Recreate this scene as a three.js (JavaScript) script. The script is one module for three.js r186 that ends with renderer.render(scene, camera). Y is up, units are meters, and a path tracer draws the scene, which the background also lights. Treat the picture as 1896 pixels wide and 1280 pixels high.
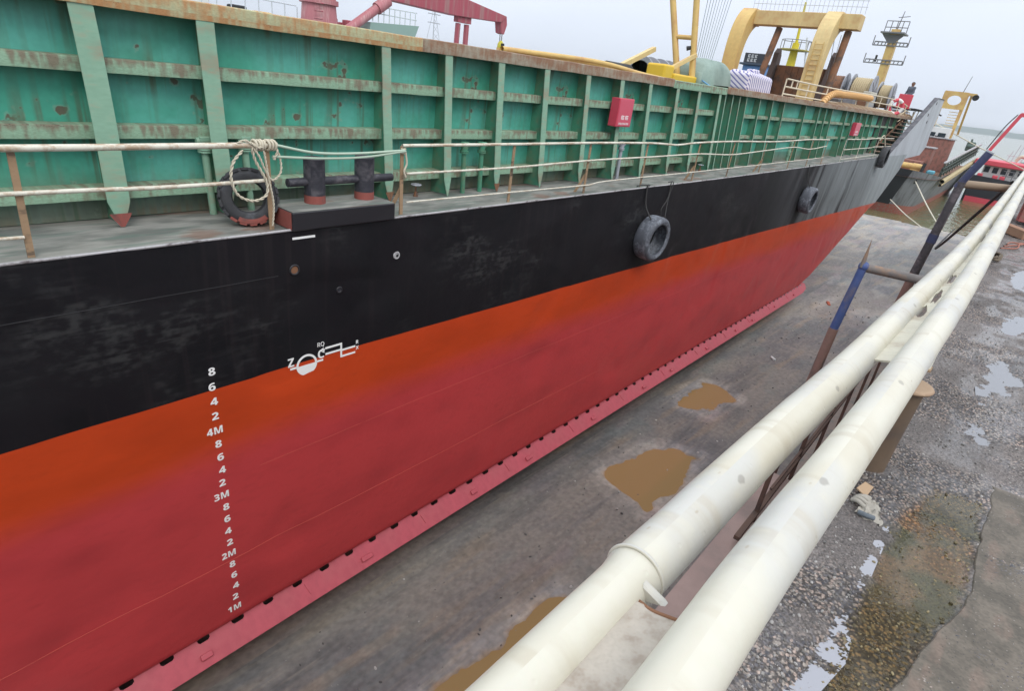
import * as THREE from 'three';
import { mergeGeometries } from 'three/addons/utils/BufferGeometryUtils.js';
import { RoundedBoxGeometry } from 'three/addons/geometries/RoundedBoxGeometry.js';
import { TextGeometry } from 'three/addons/geometries/TextGeometry.js';
import { FontLoader } from 'three/addons/loaders/FontLoader.js';
import { MarchingCubes } from 'three/addons/objects/MarchingCubes.js';

// ---------- camera, sky, sun, exposure ----------
const scene = new THREE.Scene();
const camera = new THREE.PerspectiveCamera(61.06, 1024 / 692, 0.05, 9000);
camera.position.set(0, 8.395, 6.273);
camera.rotation.set(-0.4363, -0.9101, 0.1294, 'YXZ');
scene.add(camera);

const SUN = new THREE.Vector3(-0.35, 0.8, 0.62).normalize();
const sun = new THREE.DirectionalLight(new THREE.Color(1, 0.95, 0.87), 1.2);
sun.position.copy(SUN).multiplyScalar(120).add(new THREE.Vector3(25, 0, 0));
sun.target.position.set(25, 0, 0);
sun.castShadow = true; sun.shadow.radius = 40; sun.shadow.mapSize.set(2048, 2048);
Object.assign(sun.shadow.camera, { left: -80, right: 80, top: 60, bottom: -60, near: 1, far: 320 });
scene.add(sun, sun.target);

// ---------- seeded noise ----------
function rng(seed) { let a = seed >>> 0; return () => { a = (a + 0x6D2B79F5) | 0; let t = Math.imul(a ^ (a >>> 15), 1 | a); t = (t + Math.imul(t ^ (t >>> 7), 61 | t)) ^ t; return ((t ^ (t >>> 14)) >>> 0) / 4294967296; }; }
const rnd = rng(7);
const R = (a, b) => a + (b - a) * rnd();
function hsh(i, j, s) { let h = Math.imul(i, 374761393) + Math.imul(j, 668265263) + Math.imul(s, 2147483647 ^ 0x51ed27); h = Math.imul(h ^ (h >>> 13), 1274126177); return ((h ^ (h >>> 16)) >>> 0) / 4294967296; }
const mod = (a, n) => ((a % n) + n) % n;
function vn(x, y, px = 1e6, py = 1e6, s = 0) {          // value noise, periodic
  const i = Math.floor(x), j = Math.floor(y); let u = x - i, v = y - j; u = u * u * (3 - 2 * u); v = v * v * (3 - 2 * v);
  const i0 = mod(i, px), i1 = mod(i + 1, px), j0 = mod(j, py), j1 = mod(j + 1, py);
  const a = hsh(i0, j0, s), b = hsh(i1, j0, s), c = hsh(i0, j1, s), d = hsh(i1, j1, s);
  return a + (b - a) * u + (c - a) * v + (a - b - c + d) * u * v;
}
function fbm(x, y, o = 4, px = 1e6, py = 1e6, s = 0) { let a = 0.5, t = 0, n = 0; for (let k = 0; k < o; k++) { t += a * vn(x, y, px, py, s + k * 17); n += a; x *= 2; y *= 2; px *= 2; py *= 2; a *= 0.5; } return t / n; }
const sst = (a, b, x) => { const t = Math.min(1, Math.max(0, (x - a) / (b - a))); return t * t * (3 - 2 * t); };
const mix = (a, b, t) => a + (b - a) * t;
const mix3 = (a, b, t) => [mix(a[0], b[0], t), mix(a[1], b[1], t), mix(a[2], b[2], t)];
function worley(x, y, px, py, s) { const i = Math.floor(x), j = Math.floor(y); let d1 = 9, d2 = 9, id = 0; for (let a = -1; a < 2; a++) for (let b = -1; b < 2; b++) { const ii = mod(i + a, px), jj = mod(j + b, py); const dx = i + a + hsh(ii, jj, s) - x, dy = j + b + hsh(ii, jj, s + 5) - y, d = dx * dx + dy * dy; if (d < d1) { d2 = d1; d1 = d; id = hsh(ii, jj, s + 9); } else if (d < d2) d2 = d; } return [Math.sqrt(d1), Math.sqrt(d2), id]; }

// ---------- sky: bright even overcast, brighter towards the zenith ----------
{
  const w = 512, h = 256, d = new Float32Array(w * h * 4);
  for (let j = 0; j < h; j++) for (let i = 0; i < w; i++) {
    const el = ((j + 0.5) / h - 0.5) * Math.PI, sn = Math.max(0, Math.sin(el)), k = (j * w + i) * 4;
    const ca = Math.cos((i / w) * 2 * Math.PI), sa = Math.sin((i / w) * 2 * Math.PI), ce = Math.cos(el);
    const c = fbm(ca * ce * 3 + 20, sa * ce * 3 + Math.sin(el) * 9 + 20, 5);
    const L = (1.02 + 1.28 * sn) * (0.88 + 0.24 * c);
    const warm = sst(-0.05, 0.6, sn);
    const col = el < -0.02 ? [0.30, 0.32, 0.33] : mix3([0.74, 0.81, 0.93], mix3([0.68, 0.80, 0.95], [0.83, 0.86, 0.92], c), sst(0, 0.35, sn));
    d[k] = col[0] * L * mix(1, 1.05, warm); d[k + 1] = col[1] * L; d[k + 2] = col[2] * L * mix(1, 0.96, warm); d[k + 3] = 1;
  }
  const t = new THREE.DataTexture(d, w, h, THREE.RGBAFormat, THREE.FloatType);
  t.mapping = THREE.EquirectangularReflectionMapping; t.colorSpace = THREE.LinearSRGBColorSpace; t.magFilter = t.minFilter = THREE.LinearFilter; t.wrapS = THREE.RepeatWrapping; t.needsUpdate = true;
  scene.background = t; scene.environment = t;
}
scene.fog = new THREE.FogExp2(new THREE.Color(0.93, 0.97, 1.0), 0.00022);
const renderer = new THREE.WebGLRenderer({ antialias: true });
renderer.toneMapping = THREE.LinearToneMapping;
renderer.toneMappingExposure = 1.0;
renderer.shadowMap.enabled = true;

// ---------- helpers: textures, materials, geometry ----------
const S2 = (c) => Math.round(255 * Math.min(1, Math.max(0, c <= 0.0031308 ? c * 12.92 : 1.055 * Math.pow(c, 1 / 2.4) - 0.055)));
function tex(w, h, fn, lin = false, rx = 1, ry = 1) {   // fn(u, v, i, j) -> linear rgb (colour) or grey (data)
  const d = new Uint8Array(w * h * 4);
  for (let j = 0; j < h; j++) for (let i = 0; i < w; i++) {
    const c = fn((i + 0.5) / w, (j + 0.5) / h), k = (j * w + i) * 4;
    if (lin) d[k] = d[k + 1] = d[k + 2] = Math.round(255 * Math.min(1, Math.max(0, c)));
    else { d[k] = S2(c[0]); d[k + 1] = S2(c[1]); d[k + 2] = S2(c[2]); }
    d[k + 3] = 255;
  }
  const t = new THREE.DataTexture(d, w, h); t.wrapS = t.wrapT = THREE.RepeatWrapping; t.magFilter = THREE.LinearFilter; t.minFilter = THREE.LinearMipmapLinearFilter; t.generateMipmaps = true;
  t.repeat.set(rx, ry); if (!lin) t.colorSpace = THREE.SRGBColorSpace; t.needsUpdate = true; return t;
}
function matP(c, rough, o = {}) { const m = new THREE.MeshPhysicalMaterial({ roughness: rough, specularIntensity: 0.45, ...o }); m.color.setRGB(...c); m.side = THREE.DoubleSide; return m; }
function mat(c, rough = 0.6, o = {}) { const m = new THREE.MeshStandardMaterial({ roughness: rough, ...o }); m.color.setRGB(...c); m.side = THREE.DoubleSide; return m; }
function uvm(g, s = 1) {                                  // uv in metres from the face direction
  g = g.index ? g.toNonIndexed() : g; const p = g.attributes.position, uv = new Float32Array(p.count * 2);
  const a = new THREE.Vector3(), b = new THREE.Vector3(), c = new THREE.Vector3();
  for (let i = 0; i < p.count; i += 3) {
    a.fromBufferAttribute(p, i); b.fromBufferAttribute(p, i + 1); c.fromBufferAttribute(p, i + 2);
    const n = b.clone().sub(a).cross(c.clone().sub(a)), ax = Math.abs(n.x), ay = Math.abs(n.y), az = Math.abs(n.z);
    [a, b, c].forEach((v, k) => { const q = (i + k) * 2; if (az >= ax && az >= ay) { uv[q] = v.x; uv[q + 1] = v.y; } else if (ay >= ax) { uv[q] = v.x; uv[q + 1] = v.z; } else { uv[q] = v.z; uv[q + 1] = v.y; } uv[q] *= s; uv[q + 1] *= s; });
  }
  g.setAttribute('uv', new THREE.BufferAttribute(uv, 2)); return g;
}
const V = (p) => new THREE.Vector3(...p);
function bx(x0, x1, y0, y1, z0, z1) { const g = new THREE.BoxGeometry(Math.abs(x1 - x0), Math.abs(y1 - y0), Math.abs(z1 - z0)); g.translate((x0 + x1) / 2, (y0 + y1) / 2, (z0 + z1) / 2); return g; }
function rbx(x0, x1, y0, y1, z0, z1, r = 0.01, seg = 2) { const g = new RoundedBoxGeometry(Math.abs(x1 - x0), Math.abs(y1 - y0), Math.abs(z1 - z0), seg, r); g.translate((x0 + x1) / 2, (y0 + y1) / 2, (z0 + z1) / 2); return g; }
function cyl(a, b, r0, r1 = r0, n = 12, open = false) {
  const A = V(a), B = V(b), d = B.clone().sub(A), L = d.length(), g = new THREE.CylinderGeometry(r1, r0, L, n, 1, open);
  g.applyQuaternion(new THREE.Quaternion().setFromUnitVectors(new THREE.Vector3(0, 1, 0), d.normalize())); g.translate((A.x + B.x) / 2, (A.y + B.y) / 2, (A.z + B.z) / 2); return g;
}
function beam(a, b, w, h) {                               // rectangular bar from a to b
  const A = V(a), B = V(b), m = new THREE.Matrix4(), zdir = B.clone().sub(A), L = zdir.length(); zdir.normalize();
  const up = Math.abs(zdir.y) > 0.95 ? new THREE.Vector3(1, 0, 0) : new THREE.Vector3(0, 1, 0), xd = up.clone().cross(zdir).normalize(), yd = zdir.clone().cross(xd);
  const g = new THREE.BoxGeometry(w, h, L); m.makeBasis(xd, yd, zdir); g.applyMatrix4(m); g.translate((A.x + B.x) / 2, (A.y + B.y) / 2, (A.z + B.z) / 2); return g;
}
function tube(pts, r, n = 8, seg = 0, closed = false, tension = 0.5) { return new THREE.TubeGeometry(new THREE.CatmullRomCurve3(pts.map(V), closed, 'catmullrom', tension), seg || pts.length * 8, r, n, closed); }
function rope(pts, r, seg) {                              // two strands twisted round one another
  const c = new THREE.CatmullRomCurve3(pts.map(V)), L = c.getLength(), n = seg || Math.ceil(L / (r * 1.1)), fr = c.computeFrenetFrames(n), out = [];
  for (let s = 0; s < 2; s++) { const q = []; for (let i = 0; i <= n; i++) { const p = c.getPointAt(i / n), a = (i / n) * L / (r * 1.15) + s * Math.PI; q.push(p.addScaledVector(fr.normals[i], Math.cos(a) * r * 0.5).addScaledVector(fr.binormals[i], Math.sin(a) * r * 0.5)); } out.push(new THREE.TubeGeometry(new THREE.CatmullRomCurve3(q), n * 2, r * 0.55, 5)); }
  return mergeGeometries(out);
}
function grid(nu, nv, fn, col) {                          // surface sheet: fn(u, v) -> [x, y, z, uvx, uvy]
  const p = [], uv = [], ix = [], cc = [];
  for (let j = 0; j <= nv; j++) for (let i = 0; i <= nu; i++) { const q = fn(i / nu, j / nv); p.push(q[0], q[1], q[2]); uv.push(q[3], q[4]); if (col) cc.push(...col(q[0], q[1], q[2])); }
  for (let j = 0; j < nv; j++) for (let i = 0; i < nu; i++) { const a = j * (nu + 1) + i, b = a + 1, c = a + nu + 1, d = c + 1; ix.push(a, b, d, a, d, c); }
  const g = new THREE.BufferGeometry(); g.setAttribute('position', new THREE.Float32BufferAttribute(p, 3)); g.setAttribute('uv', new THREE.Float32BufferAttribute(uv, 2)); if (col) g.setAttribute('color', new THREE.Float32BufferAttribute(cc, 3));
  g.setIndex(ix); g.computeVertexNormals(); return g;
}
function prism(pts, depth, bevel = 0) { const s = new THREE.Shape(pts.map((p) => new THREE.Vector2(p[0], p[1]))); return new THREE.ExtrudeGeometry(s, { depth, bevelEnabled: bevel > 0, bevelSize: bevel, bevelThickness: bevel, bevelSegments: 1, curveSegments: 6 }); }
const used = {};
function numbered(n) { const k = used[n] = (used[n] ?? -1) + 1; return k ? n + '_' + String(k).padStart(3, '0') : n; }
function clean(gs) { return (Array.isArray(gs) ? gs : [gs]).map((g) => { g = g.index ? g.toNonIndexed() : g; for (const k of Object.keys(g.attributes)) if (!['position', 'normal', 'uv', 'color'].includes(k)) g.deleteAttribute(k); return g; }); }
function mesh(name, gs, m, parent = scene, uvs = true) {
  let g; const list = Array.isArray(gs) ? gs : [gs];
  g = list.length > 1 ? mergeGeometries(clean(list)) : list[0];
  if (uvs) g = uvm(g);
  const o = new THREE.Mesh(g, m); o.name = parent === scene ? numbered(name) : name; o.castShadow = o.receiveShadow = true; parent.add(o); return o;
}
function tag(o, label, category, group, kind) { o.userData.label = label; o.userData.category = category; if (group) o.userData.group = group; if (kind) o.userData.kind = kind; return o; }
function thing(name, label, category, pos = [0, 0, 0], group) { const o = new THREE.Group(); o.name = numbered(name); o.position.set(...pos); scene.add(o); return tag(o, label, category, group); }
function part(name, parent) { const o = new THREE.Group(); o.name = name; parent.add(o); return o; }
const struct = (name, g, m, uvs = true) => { const o = mesh(name, g, m, scene, uvs); o.userData.kind = 'structure'; return o; };

// ---------- materials ----------
const rustStreak = (base, rust, amt, seed, topHeavy = 1) => tex(1024, 128, (u, v) => {
  const s = fbm(u * 96, v * 1.2, 3, 96, 4, seed), b = fbm(u * 12, v * 2, 4, 12, 4, seed + 3), g = fbm(u * 200, v * 24, 3, 200, 24, seed + 8);
  let k = sst(0.52 - amt * 0.22, 0.78, s * 0.6 + b * 0.45 + (v - 0.5) * 0.25 * topHeavy);
  let c = mix3(base, rust, k * 0.9); c = mix3(c, [0.06, 0.04, 0.03], sst(0.7, 0.85, b * 0.5 + g * 0.5 + (v - 0.6) * 0.25) * 0.8);
  const f = 0.8 + 0.4 * g; return [c[0] * f, c[1] * f, c[2] * f];
});
const flat = (base, dirt, sx, sy, seed, amt = 1) => tex(512, 512, (u, v) => { const a = fbm(u * sx, v * sy, 5, sx, sy, seed), b = fbm(u * sx * 6, v * sy * 6, 3, sx * 6, sy * 6, seed + 4); const c = mix3(base, dirt, sst(0.45, 0.8, a * 0.7 + b * 0.35) * amt); const f = 0.88 + 0.24 * b; return [c[0] * f, c[1] * f, c[2] * f]; });
const GREEN = [0.05, 0.32, 0.225], PALE = [0.24, 0.43, 0.30], RUST = [0.24, 0.105, 0.045], OCHRE = [0.5, 0.31, 0.11];
// bulwark plating: 8 m x 2.26 m sheet with grime at the deck, blotches, chipped patches and runs of rust
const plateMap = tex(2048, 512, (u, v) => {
  const x = u * 8, y = v * 2.26;
  const cl = fbm(u * 10, v * 4, 5, 10, 4, 31), fi = fbm(u * 160, v * 46, 3, 160, 46, 5), st = fbm(u * 120, v * 1.5, 3, 120, 8, 77);
  let c = mix3(GREEN, [0.095, 0.39, 0.315], sst(0.35, 0.72, cl)); c = mix3(c, [0.035, 0.21, 0.12], sst(0.55, 0.8, fbm(u * 6, v * 3, 4, 6, 3, 91)) * 0.7);
  const low = sst(0.62, 0.05, y + (st - 0.5) * 0.35 + (cl - 0.5) * 0.25);
  c = mix3(c, mix3([0.16, 0.155, 0.115], [0.20, 0.12, 0.075], sst(0.4, 0.7, st)), low * 0.85);
  const sp = fbm(u * 48, v * 14, 4, 48, 14, 44), zone = sst(0.56, 0.74, fbm(u * 8 + 3, v * 3, 3, 8, 3, 12));
  const chip = sst(0.765, 0.80, sp * 0.84 + zone * 0.18 + 0.12 * (fi - 0.5)); c = mix3(c, [0.11, 0.055, 0.035], chip * 0.85);
  c = mix3(c, [0.30, 0.34, 0.26], sst(0.71, 0.76, sp * 0.84 + zone * 0.18) * (1 - chip) * 0.3);
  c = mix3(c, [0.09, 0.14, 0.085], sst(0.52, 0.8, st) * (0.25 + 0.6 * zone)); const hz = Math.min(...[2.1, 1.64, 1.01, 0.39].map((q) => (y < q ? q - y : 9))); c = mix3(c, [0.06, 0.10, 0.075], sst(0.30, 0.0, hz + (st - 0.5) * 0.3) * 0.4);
  const f = 0.9 + 0.2 * fi; return [c[0] * f, c[1] * f, c[2] * f];
}, false, 1 / 8, 1 / 2.26);
const rough1 = tex(256, 256, (u, v) => 0.45 + 0.5 * fbm(u * 6, v * 6, 5, 6, 6, 3), true, 0.5, 0.5);
const M = {};
M.plate = mat([1, 1, 1], 0.62, { map: plateMap });
M.lip = mat([1, 1, 1], 0.75, { map: rustStreak([0.25, 0.40, 0.275], [0.185, 0.145, 0.10], 0.60, 11) }); M.lip.map.repeat.set(1 / 4, 1 / 0.17);
M.flange = mat([1, 1, 1], 0.75, { map: rustStreak([0.42, 0.42, 0.25], [0.42, 0.20, 0.075], 1.15, 23) }); M.flange.map.repeat.set(1 / 4, 1 / 0.18); M.flange.map.offset.set(0, 0.65);
M.flangeBrown = mat([1, 1, 1], 0.8, { map: rustStreak([0.33, 0.29, 0.22], [0.24, 0.12, 0.065], 1.2, 29) }); M.flangeBrown.map.repeat.set(1 / 4, 1 / 0.18);
M.frame = mat([1, 1, 1], 0.65, { map: flat([0.22, 0.385, 0.275], [0.27, 0.27, 0.19], 3, 9, 15, 1) }); M.frame.map.repeat.set(1 / 1.5, 1 / 1.5);
M.web = mat([1, 1, 1], 0.65, { map: flat([0.06, 0.25, 0.155], [0.12, 0.17, 0.10], 4, 4, 16, 0.8) }); M.web.map.repeat.set(0.6, 0.6);
M.redPrimer = mat([1, 1, 1], 0.85, { map: flat([0.27, 0.075, 0.06], [0.12, 0.06, 0.05], 5, 5, 17, 1) });
M.deck = mat([1, 1, 1], 0.8, { map: tex(1024, 256, (u, v) => { const a = fbm(u * 14, v * 7, 5, 14, 7, 8), b = fbm(u * 40, v * 60, 3, 40, 60, 2), s = fbm(u * 12, v * 20, 4, 12, 20, 61); let c = mix3([0.15, 0.155, 0.14], [0.27, 0.265, 0.24], sst(0.35, 0.7, a)); c = mix3(c, [0.10, 0.16, 0.13], sst(0.55, 0.75, s) * 0.5); c = mix3(c, [0.2, 0.105, 0.07], sst(0.66, 0.8, fbm(u * 9, v * 4, 4, 9, 4, 71)) * 0.6); const f = 0.8 + 0.4 * b; return [c[0] * f, c[1] * f, c[2] * f]; }, false, 1 / 6, 1 / 1.2) });
M.black = mat([0.022, 0.021, 0.025], 0.5, { roughnessMap: rough1 });
M.blackWorn = mat([1, 1, 1], 0.55, { map: flat([0.03, 0.03, 0.04], [0.12, 0.11, 0.12], 4, 4, 66, 0.8) });
M.edge = mat([1, 1, 1], 0.6, { map: flat([0.42, 0.41, 0.42], [0.10, 0.085, 0.085], 10, 10, 67, 1) }); M.edge.map.repeat.set(0.7, 0.7);
M.white = mat([0.72, 0.72, 0.70], 0.55);
M.rail = mat([1, 1, 1], 0.5, { map: flat([0.68, 0.66, 0.56], [0.34, 0.20, 0.10], 10, 10, 18, 0.75) });
M.railBig = mat([1, 1, 1], 0.45, { map: flat([0.72, 0.72, 0.61], [0.62, 0.58, 0.45], 5, 5, 19, 0.6) });
M.rustPost = mat([1, 1, 1], 0.8, { map: flat([0.33, 0.22, 0.13], [0.035, 0.03, 0.03], 3, 7, 20, 1) });
M.rust = mat([1, 1, 1], 0.85, { map: flat([0.22, 0.105, 0.055], [0.09, 0.06, 0.045], 4, 4, 21, 1) });
M.yellow = mat([1, 1, 1], 0.6, { map: flat([0.62, 0.43, 0.15], [0.44, 0.22, 0.09], 4, 3, 22, 0.8) }); M.yellow.map.repeat.set(0.5, 0.5);
M.yellowPale = mat([1, 1, 1], 0.6, { map: flat([0.66, 0.51, 0.24], [0.48, 0.28, 0.12], 4, 3, 24, 0.7) }); M.yellowPale.map.repeat.set(0.5, 0.5);
M.yellowBright = mat([0.70, 0.45, 0.03], 0.5);
M.rubber = mat([1, 1, 1], 0.8, { map: flat([0.045, 0.046, 0.05], [0.12, 0.125, 0.14], 3, 3, 25, 1) });
M.rubberGrey = mat([1, 1, 1], 0.7, { map: flat([0.085, 0.092, 0.11], [0.20, 0.22, 0.255], 4, 4, 26, 1) });
M.rope = mat([0.56, 0.51, 0.40], 0.9); M.ropeDark = mat([0.05, 0.05, 0.05], 0.9); M.ropeTan = mat([0.44, 0.36, 0.22], 0.9); M.ropeGreen = mat([0.40, 0.50, 0.40], 0.9);
M.greyPaint = mat([1, 1, 1], 0.6, { map: flat([0.36, 0.38, 0.42], [0.22, 0.23, 0.26], 6, 3, 27, 1) }); M.greyPaint.map.repeat.set(0.15, 0.15);
M.bow = mat([1, 1, 1], 0.6, { map: flat([0.44, 0.47, 0.50], [0.34, 0.36, 0.385], 10, 3, 28, 1) }); M.bow.map.repeat.set(0.12, 0.12);
M.red = mat([0.52, 0.055, 0.07], 0.4); M.redTug = mat([0.62, 0.07, 0.10], 0.5);
M.dark = mat([0.02, 0.02, 0.022], 0.7); M.steel = mat([0.18, 0.18, 0.19], 0.6); M.glass = mat([0.03, 0.04, 0.05], 0.1);
M.green = mat([0.09, 0.27, 0.20], 0.6);

// =====================================================================
// THE SETTING: dock floor, quay, water, hills
// =====================================================================
function sdPoly(x, z, P) { let d = 1e9, s = 1; for (let i = 0, j = P.length - 1; i < P.length; j = i++) { const ex = P[j][0] - P[i][0], ez = P[j][1] - P[i][1], wx = x - P[i][0], wz = z - P[i][1], t = Math.min(1, Math.max(0, (wx * ex + wz * ez) / (ex * ex + ez * ez))), bx_ = wx - ex * t, bz = wz - ez * t; d = Math.min(d, bx_ * bx_ + bz * bz); const c1 = z >= P[i][1], c2 = z < P[j][1], c3 = ex * wz > ez * wx; if ((c1 && c2 && c3) || (!c1 && !c2 && !c3)) s = -s; } return s * Math.sqrt(d); }
const FLOOR = -0.25;
const pools = [
  [[11.0, 1.25], [10.7, 1.9], [10.75, 2.4], [11.8, 2.5], [12.7, 2.4], [13.4, 2.25], [13.3, 1.8], [12.9, 1.5], [12.2, 1.35]],
  [[15.75, 0.75], [15.9, 1.3], [16.7, 1.5], [17.6, 1.65], [17.9, 1.1], [17.7, 0.75], [16.8, 0.75]],
  [[2.6, 2.5], [4.4, 2.5], [5.6, 2.56], [6.8, 2.62], [7.1, 2.8], [6.6, 3.3], [4.5, 3.6], [2.6, 3.5]],
];
const poolSD = (x, z) => { const n = (fbm(x * 1.6, z * 1.6, 4, 1e6, 1e6, 3) - 0.5) * 0.55; let d = 1e9; for (const P of pools) d = Math.min(d, sdPoly(x, z, P)); return d + n; };
{
  const fm = tex(2048, 1024, (u, v) => {
    const s = fbm(u * 10 + v * 3, v * 34 - u * 4, 5, 1e6, 1e6, 41), a = fbm(u * 14, v * 9, 5, 1e6, 1e6, 42), b = fbm(u * 300, v * 150, 3, 1e6, 1e6, 43), p = fbm(u * 9 + 40, v * 10, 4, 1e6, 1e6, 44);
    let c = mix3([0.125, 0.12, 0.12], [0.185, 0.168, 0.15], sst(0.32, 0.68, a)); c = mix3(c, [0.225, 0.175, 0.125], sst(0.52, 0.74, s) * 0.5); c = mix3(c, [0.07, 0.072, 0.075], sst(0.56, 0.76, fbm(u * 8 + v * 2, v * 30, 5, 1e6, 1e6, 45)) * 0.45); c = mix3(c, [0.22, 0.195, 0.165], sst(0.5, 0.8, fbm(u * 40 + v * 9, v * 220 - u * 20, 3, 1e6, 1e6, 40)) * 0.4);
    c = mix3(c, [0.19, 0.145, 0.15], sst(0.58, 0.76, p) * 0.4); c = mix3(c, [0.125, 0.145, 0.14], sst(0.60, 0.76, fbm(u * 16, v * 12, 4, 1e6, 1e6, 46)) * 0.4);
    const f = 0.72 + 0.56 * b; return [c[0] * f, c[1] * f, c[2] * f];
  }, false, 1 / 24, 1 / 10);
  const fb = tex(1024, 1024, (u, v) => fbm(u * 40, v * 60, 5, 40, 60, 47), true, 1 / 5, 1 / 5);
  const H = (x, z) => { const far = sst(30, 66, x); const d = poolSD(x, z); const scuff = sst(24, 34, x) * (fbm(x * 0.3, z * 0.9, 4, 1e6, 1e6, 48) - 0.5) * 0.16; return FLOOR + 0.035 * sst(-0.05, 0.45, d) - 0.02 + (fbm(x * 0.9, z * 1.3, 4) - 0.5) * 0.035 * sst(0, 0.4, d) + (fbm(x * 9, z * 9, 2) - 0.5) * 0.008 + scuff + far * 0.0; };
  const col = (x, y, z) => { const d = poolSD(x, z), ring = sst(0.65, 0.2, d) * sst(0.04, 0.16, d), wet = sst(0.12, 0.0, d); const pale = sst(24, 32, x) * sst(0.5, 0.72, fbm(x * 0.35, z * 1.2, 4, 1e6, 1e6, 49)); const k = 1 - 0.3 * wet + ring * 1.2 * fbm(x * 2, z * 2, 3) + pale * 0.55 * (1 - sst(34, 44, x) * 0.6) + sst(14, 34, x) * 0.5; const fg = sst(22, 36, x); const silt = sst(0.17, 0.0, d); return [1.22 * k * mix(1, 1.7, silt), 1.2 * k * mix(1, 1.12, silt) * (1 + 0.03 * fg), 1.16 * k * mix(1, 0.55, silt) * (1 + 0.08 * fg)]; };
  const m = mat([1, 1, 1], 0.75, { map: fm, bumpMap: fb, bumpScale: 0.012, vertexColors: true });
  struct('dock_floor', [grid(900, 110, (u, v) => { const x = -5 + u * 45, z = -1.2 + v * 7.2; return [x, H(x, z), z, x, z]; }, col), grid(200, 60, (u, v) => { const x = 40 + u * 26.4 + (v - 0.5) * 0 + (fbm(v * 9, 3, 3) - 0.5) * 1.2 * u, z = -1.2 + v * 7.2; return [x, H(x, z), z, x, z]; }, col), grid(300, 20, (u, v) => { const x = -5 + u * 72, z = -16 + v * 14.8; return [x, H(x, z), z, x, z]; }, col)], m, false);
  struct('slipway_edge', [bx(66.0, 66.6, -2.5, -0.33, -16, 6.2)], mat([0.16, 0.10, 0.07], 0.9));
  const mud = mat([0.35, 0.225, 0.095], 0.06);
  pools.forEach((P, i) => { const o = struct('puddle', (() => { const cx = P.reduce((a, p) => a + p[0], 0) / P.length, cz = P.reduce((a, p) => a + p[1], 0) / P.length; const s = new THREE.Shape(P.map((p) => new THREE.Vector2(cx + (p[0] - cx) * 1.35, -(cz + (p[1] - cz) * 1.5)))); const g = new THREE.ShapeGeometry(s); g.rotateX(-Math.PI / 2); g.translate(0, FLOOR - 0.012, 0); return g; })(), mud); o.userData.label = ['large brown muddy puddle on the dock floor', 'smaller brown puddle farther along the dock floor', 'brown puddle beside the quay at the lower edge'][i]; });
}
// quay
const QY = 6.7;
const slab = [[0.6, 6.30], [1.5, 6.475], [2.05, 6.575], [2.32, 6.635], [2.66, 6.71], [3.72, 6.725], [3.72, 8.6], [0.6, 8.6]];
const wetP = [[0.9, 6.18], [1.35, 6.25], [1.9, 6.355], [2.45, 6.365], [2.95, 6.385], [3.45, 6.47], [3.5, 6.71], [2.7, 6.71], [2.3, 6.64], [1.6, 6.52], [0.9, 6.4]];
const stripP = [[1.2, 6.13], [1.62, 6.255], [1.98, 6.305], [2.3, 6.325], [2.85, 6.345], [2.9, 6.38], [2.3, 6.37], [1.95, 6.366], [1.7, 6.345], [1.2, 6.23]];
const farPools = [[[4.9, 6.58], [5.6, 6.55], [6.0, 6.62], [6.3, 6.75], [5.6, 6.8], [5.0, 6.72]], [[3.95, 6.55], [4.5, 6.52], [4.7, 6.62], [4.4, 6.78], [4.0, 6.7]], [[6.9, 6.6], [7.9, 6.62], [8.1, 6.85], [7.2, 6.85]], [[9.2, 6.55], [11, 6.62], [11, 6.8], [9.4, 6.75]]];
const qn = (x, z) => (fbm(x * 14, z * 14, 4, 1e6, 1e6, 51) - 0.5) * 0.08;
const dWet = (x, z) => sdPoly(x, z, wetP) + qn(x, z), dStrip = (x, z) => sdPoly(x, z, stripP) + qn(x, z) * 0.7, dFar = (x, z) => Math.min(...farPools.map((P) => sdPoly(x, z, P))) + qn(x, z) * 1.5 + (fbm(x * 3.5, z * 6, 4, 1e6, 1e6, 50) - 0.5) * 0.42;
function quayH(x, z, fine) {
  const st = worley(x * 70, z * 70, 1e6, 1e6, 52), st2 = fbm(x * 220, z * 220, 2, 1e6, 1e6, 53);
  const w = dWet(x, z), mk = dStrip(x, z), fr = x > 3.6 && x < 13 ? dFar(x, z) : 9;
  const peb = fine ? (Math.max(0, 0.5 - st[0]) * 0.011 * (0.4 + st[2]) + st2 * 0.004) : 0;
  return QY + (fbm(x * 3, z * 3, 4, 1e6, 1e6, 54) - 0.5) * 0.018 + peb - 0.004 - 0.014 * sst(0.03, -0.06, w) - 0.013 * sst(0.03, -0.04, mk) - 0.022 * sst(0.08, -0.12, fr) + Math.max(0, fbm(x * 1.1, z * 1.4, 3, 1e6, 1e6, 58) - 0.6) * 0.1;
}
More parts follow.
